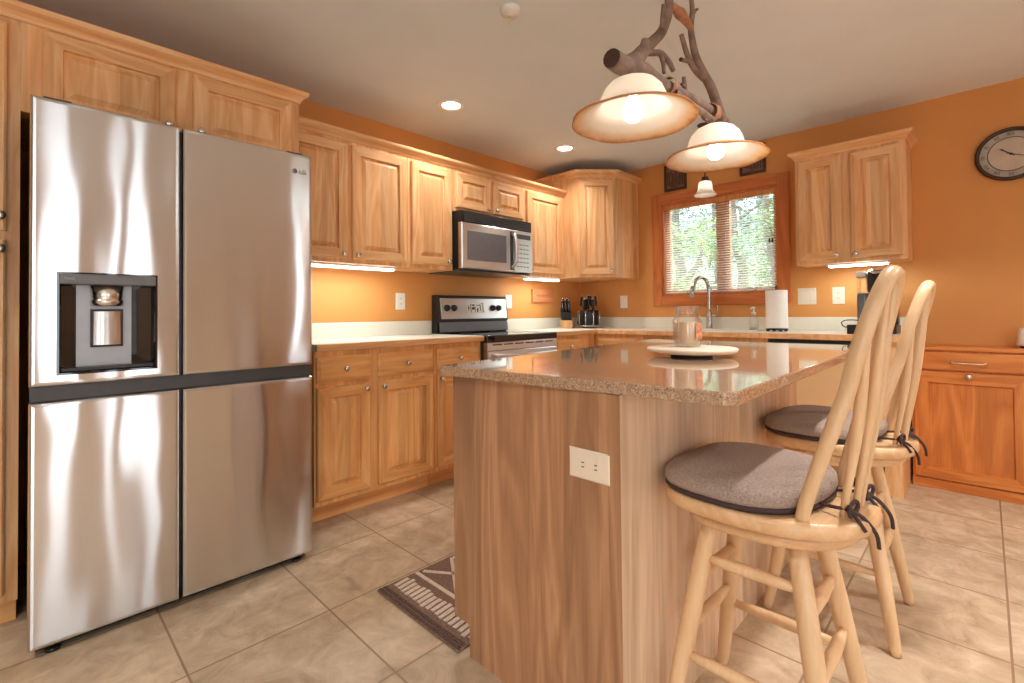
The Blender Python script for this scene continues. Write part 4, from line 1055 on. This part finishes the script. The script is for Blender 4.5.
sd = thing('smoke_detector', 'round white smoke detector on the ceiling', 'smoke detector', (1.533, 1.499, ZC))
b = newbm(); lathe(b, [(0, -.030), (.022, -.030), (.026, -.026), (.040, -.022), (.046, -.008), (.046, -.0005), (0, -.0005)], 32); obj('housing', b, 'white', sd)
b = newbm(); lathe(b, [(0, -.033), (.008, -.033), (.008, -.0302), (0, -.0302)], 12); obj('test_button', b, 'ivory', sd)
def strip(label, loc, rz, w, watts):
    t = thing('under_cabinet_light', label, 'under cabinet light', loc, rz, 'lit strips under the wall cabinets')
    obj('housing', bx(-w/2, w/2, -.032, .032, -.012, -.0005, .002), 'white', t)
    obj('diffuser', bx(-w/2+.008, w/2-.008, -.028, .028, -.022, -.0124, .004), 'strip_on', t)
    l = bpy.data.lights.new('strip', 'AREA'); l.shape = 'RECTANGLE'; l.size = w-.04; l.size_y = .04; l.energy = watts; l.color = (.80, .97, 1)
    o = bpy.data.objects.new('strip', l); COL.objects.link(o); o.parent = t; o.location = (0, 0, -.026)
strip('lit strip under the wall cabinet beside the refrigerator', (1.45, 2.83, UZ0), 0, .60, 1.7)
strip('lit strip under the wall cabinet right of the microwave', (3.27, 2.83, UZ0), 0, .44, 1.4)
strip('lit strip under the wall cabinet right of the window', (3.93, .605, 1.405), -PI/2, .34, 1.3)

# rustic branch chandelier
PX, PY = 1.775, .84
pn = thing('branch_chandelier', 'rustic tree branch chandelier with two amber glass shades above the island', 'chandelier', (PX, PY, ZC))
def br(pts, rad, name='branch', capmi=None, mats=('bark', 'cutwood'), k=4):
    b = newbm(); P_ = [(x-PX, y-PY, z-ZC) for x, y, z in pts]
    tube(b, smooth_path(P_, k), lerp_list(list(rad), k), 14, 0, True, 1); return b
Y0 = PY
b = br([(1.312, Y0-.006, 1.897), (1.40, Y0, 1.905), (1.513, Y0, 1.928), (1.636, Y0+.005, 1.932), (1.781, Y0, 1.937), (1.973, Y0-.005, 1.948), (2.197, Y0, 1.966), (2.40, Y0+.005, 1.958)], (.030, .033, .031, .027, .026, .024, .020, .012))
lg_ = obj('main_branch', b, ['bark', 'cutwood'], pn)
b = br([(1.70, Y0-.03, 1.905), (1.83, Y0-.03, 1.900), (1.933, Y0-.028, 1.903), (2.12, Y0-.02, 1.912)], (.012, .014, .014, .010)); obj('lower_branch', b, ['bark', 'cutwood'], pn)
b = br([(1.40, Y0, 1.905), (1.473, Y0, 1.955), (1.55, Y0+.01, 2.022), (1.629, Y0+.015, 2.088), (1.685, Y0+.01, 2.143), (1.715, Y0, 2.217), (1.727, Y0, 2.275), (1.735, Y0, 2.35)], (.030, .028, .024, .020, .019, .018, .016, .014))
lb_ = obj('left_branch', b, ['bark', 'cutwood'], pn)
b = br([(2.235, Y0, 1.955), (2.208, Y0, 1.985), (2.17, Y0, 2.02), (2.101, Y0-.005, 2.063), (2.029, Y0, 2.106), (1.961, Y0, 2.149), (1.93, Y0, 2.204), (1.917, Y0, 2.256), (1.934, Y0, 2.321), (1.925, Y0, 2.375)], (.022, .022, .021, .020, .018, .015, .013, .012, .011, .008))
rb_ = obj('right_branch', b, ['bark', 'cutwood'], pn)
tw = newbm()
def twig(pts, r0, r1):
    P_ = [(x-PX, y-PY, z-ZC) for x, y, z in pts]; n = len(P_); tube(tw, smooth_path(P_, 3), lerp_list([r0+(r1-r0)*i/(n-1) for i in range(n)], 3), 10, 0, True, 1)
def twig_part(par, *segs):
    global tw
    tw = newbm()
    for s in segs: twig(*s)
    obj('twig', tw, ['bark', 'cutwood'], par)
twig_part(lb_, ([(1.668, Y0, 2.14), (1.655, Y0-.01, 2.18), (1.642, Y0-.02, 2.215)], .010, .008))
twig_part(lb_, ([(1.508, Y0, 1.98), (1.512, Y0-.01, 2.01), (1.516, Y0-.015, 2.032)], .017, .015))
twig_part(lb_, ([(1.53, Y0, 2.0), (1.582, Y0-.004, 2.018), (1.64, Y0-.01, 2.034), (1.693, Y0-.015, 2.018), (1.722, Y0-.015, 1.998)], .013, .009), ([(1.636, Y0-.01, 2.028), (1.65, Y0-.012, 1.998), (1.654, Y0-.012, 1.966)], .009, .007))
twig_part(lg_, ([(1.86, Y0, 1.945), (1.84, Y0-.005, 1.98), (1.825, Y0-.01, 2.014)], .011, .008), ([(1.838, Y0-.005, 1.982), (1.80, Y0-.01, 1.975)], .007, .005))
twig_part(rb_, ([(2.035, Y0, 2.082), (1.959, Y0+.006, 2.098), (1.902, Y0+.01, 2.137), (1.849, Y0+.01, 2.2)], .014, .009), ([(1.915, Y0+.01, 2.115), (1.845, Y0+.012, 2.098)], .009, .008))
twig_part(rb_, ([(1.932, Y0, 2.30), (1.952, Y0-.005, 2.335), (1.965, Y0-.008, 2.345)], .007, .005))
b = br([(1.735, Y0, 2.265), (1.78, Y0-.004, 2.262), (1.82, Y0, 2.266), (1.868, Y0, 2.262), (1.925, Y0, 2.245)], (.012, .016, .022, .017, .010)); obj('rawhide_wrap', b, ['leather', 'leather'], pn)
b = newbm()
for (x, z, r) in ((1.70, 1.934, .031), (2.085, 1.948, .036), (2.105, 1.949, .036)):
    lathe(b, [(r, -.010), (r+.004, -.006), (r+.004, .006), (r, .010)], 18, (x-PX, -.006, z-ZC), 'X')
obj('rawhide_binding', b, 'leather', pn)
def chain(x, z0, z1):
    b = newbm(); z = z0; k = 0
    while z < z1-.012:
        tube(b, [((.007*math.cos(a) if k % 2 else 0)+x-PX, (0 if k % 2 else .007*math.cos(a)), z+.014*math.sin(a)-ZC+.008) for a in [2*PI*i/12 for i in range(12)]], .0022, 6, closed=True); z += .021; k += 1
    obj('chain', b, 'clockrim', pn)
chain(1.735, 2.335, ZC-.015); chain(1.925, 2.365, ZC-.015)
b = newbm(); lathe(b, [(0, -.022), (.03, -.022), (.055, -.012), (.062, -.0005), (0, -.0005)], 28, (1.83-PX, 0, 0)); lathe(b, [(0, -.012), (.01, -.012), (.01, -.001), (0, -.001)], 8, (1.735-PX, 0, 0)); lathe(b, [(0, -.012), (.01, -.012), (.01, -.001), (0, -.001)], 8, (1.925-PX, 0, 0)); obj('canopy', b, 'clockrim', pn)
SHP = [(.022, .140), (.050, .136), (.078, .122), (.098, .100), (.109, .075), (.114, .052), (.120, .043), (.135, .033), (.160, .022), (.188, .010), (.206, .002)]
for (sx, sy, sz, dome) in ((1.455, .842, 1.742, 0), (2.10, .82, 1.752, 0)):
    inner = [(r-.0035, z-.0045) for r, z in SHP][::-1]
    b = newbm(); lathe(b, SHP+[(.2085, -.002), (.206, -.006)]+inner, 56, (0, 0, 0)); 
    rnd = random.Random(int(sx*100))
    for v in b.verts:
        r_ = math.hypot(v.co.x, v.co.y)
        if r_ > .15:
            a = math.atan2(v.co.y, v.co.x); s_ = 1+(r_-.15)/.055*.008*math.sin(7*a+sx)+.004*math.sin(13*a)*(r_-.15)/.055; v.co.x *= s_; v.co.y *= s_; v.co.z += (r_-.15)*.03*math.sin(5*a)
    sh = obj('lamp_shade', b, 'shade', pn, (sx-PX, sy-PY, sz-ZC))
    b = newbm(); lathe(b, [(0, .16), (.012, .16), (.02, .150), (.03, .142), (.03, .1405), (0, .1405)], 18); obj('socket_cap', b, 'clockrim', sh)
    b = newbm(); lathe(b, [(0, .128), (.013, .128), (.014, .085), (0, .084)], 14); obj('socket', b, 'white', sh)
    b = newbm(); lathe(b, [(0, -.008), (.018, -.004), (.031, .008), (.036, .026), (.033, .044), (.022, .060), (.014, .078), (.0135, .0835), (0, .0836)], 24); obj('bulb', b, 'bulb_on', sh)
# small bell pendant over the sink
bp2 = thing('pendant_light', 'small frosted bell pendant light in front of the kitchen window', 'pendant light', (3.50, 1.445, ZC))
zb2 = 1.935-ZC
b = newbm(); lathe(b, [(0, -.02), (.04, -.016), (.05, -.0005), (0, -.0005)], 20); obj('canopy', b, 'clockrim', bp2)
b = newbm(); lathe(b, [(0, -.018), (.005, -.018), (.005, zb2+.13), (0, zb2+.13)], 8); obj('rod', b, 'clockrim', bp2)
b = newbm(); lathe(b, [(0, zb2+.135), (.022, zb2+.135), (.026, zb2+.12), (.026, zb2+.105), (0, zb2+.105)], 16); obj('socket_cap', b, 'clockrim', bp2)
b = newbm(); lathe(b, [(.024, .104), (.042, .098), (.048, .075), (.050, .05), (.056, .028), (.072, .010), (.078, 0), (.075, -.002), (.067, .010), (.052, .028), (.046, .05), (.044, .074), (.038, .094), (.024, .101)], 32)
bs = obj('bell_shade', b, 'shade', bp2, (0, 0, zb2))
b = newbm(); lathe(b, [(0, .030), (.015, .033), (.022, .048), (.018, .068), (.012, .1), (0, .1)], 18); obj('bulb', b, 'bulb_on', bs)
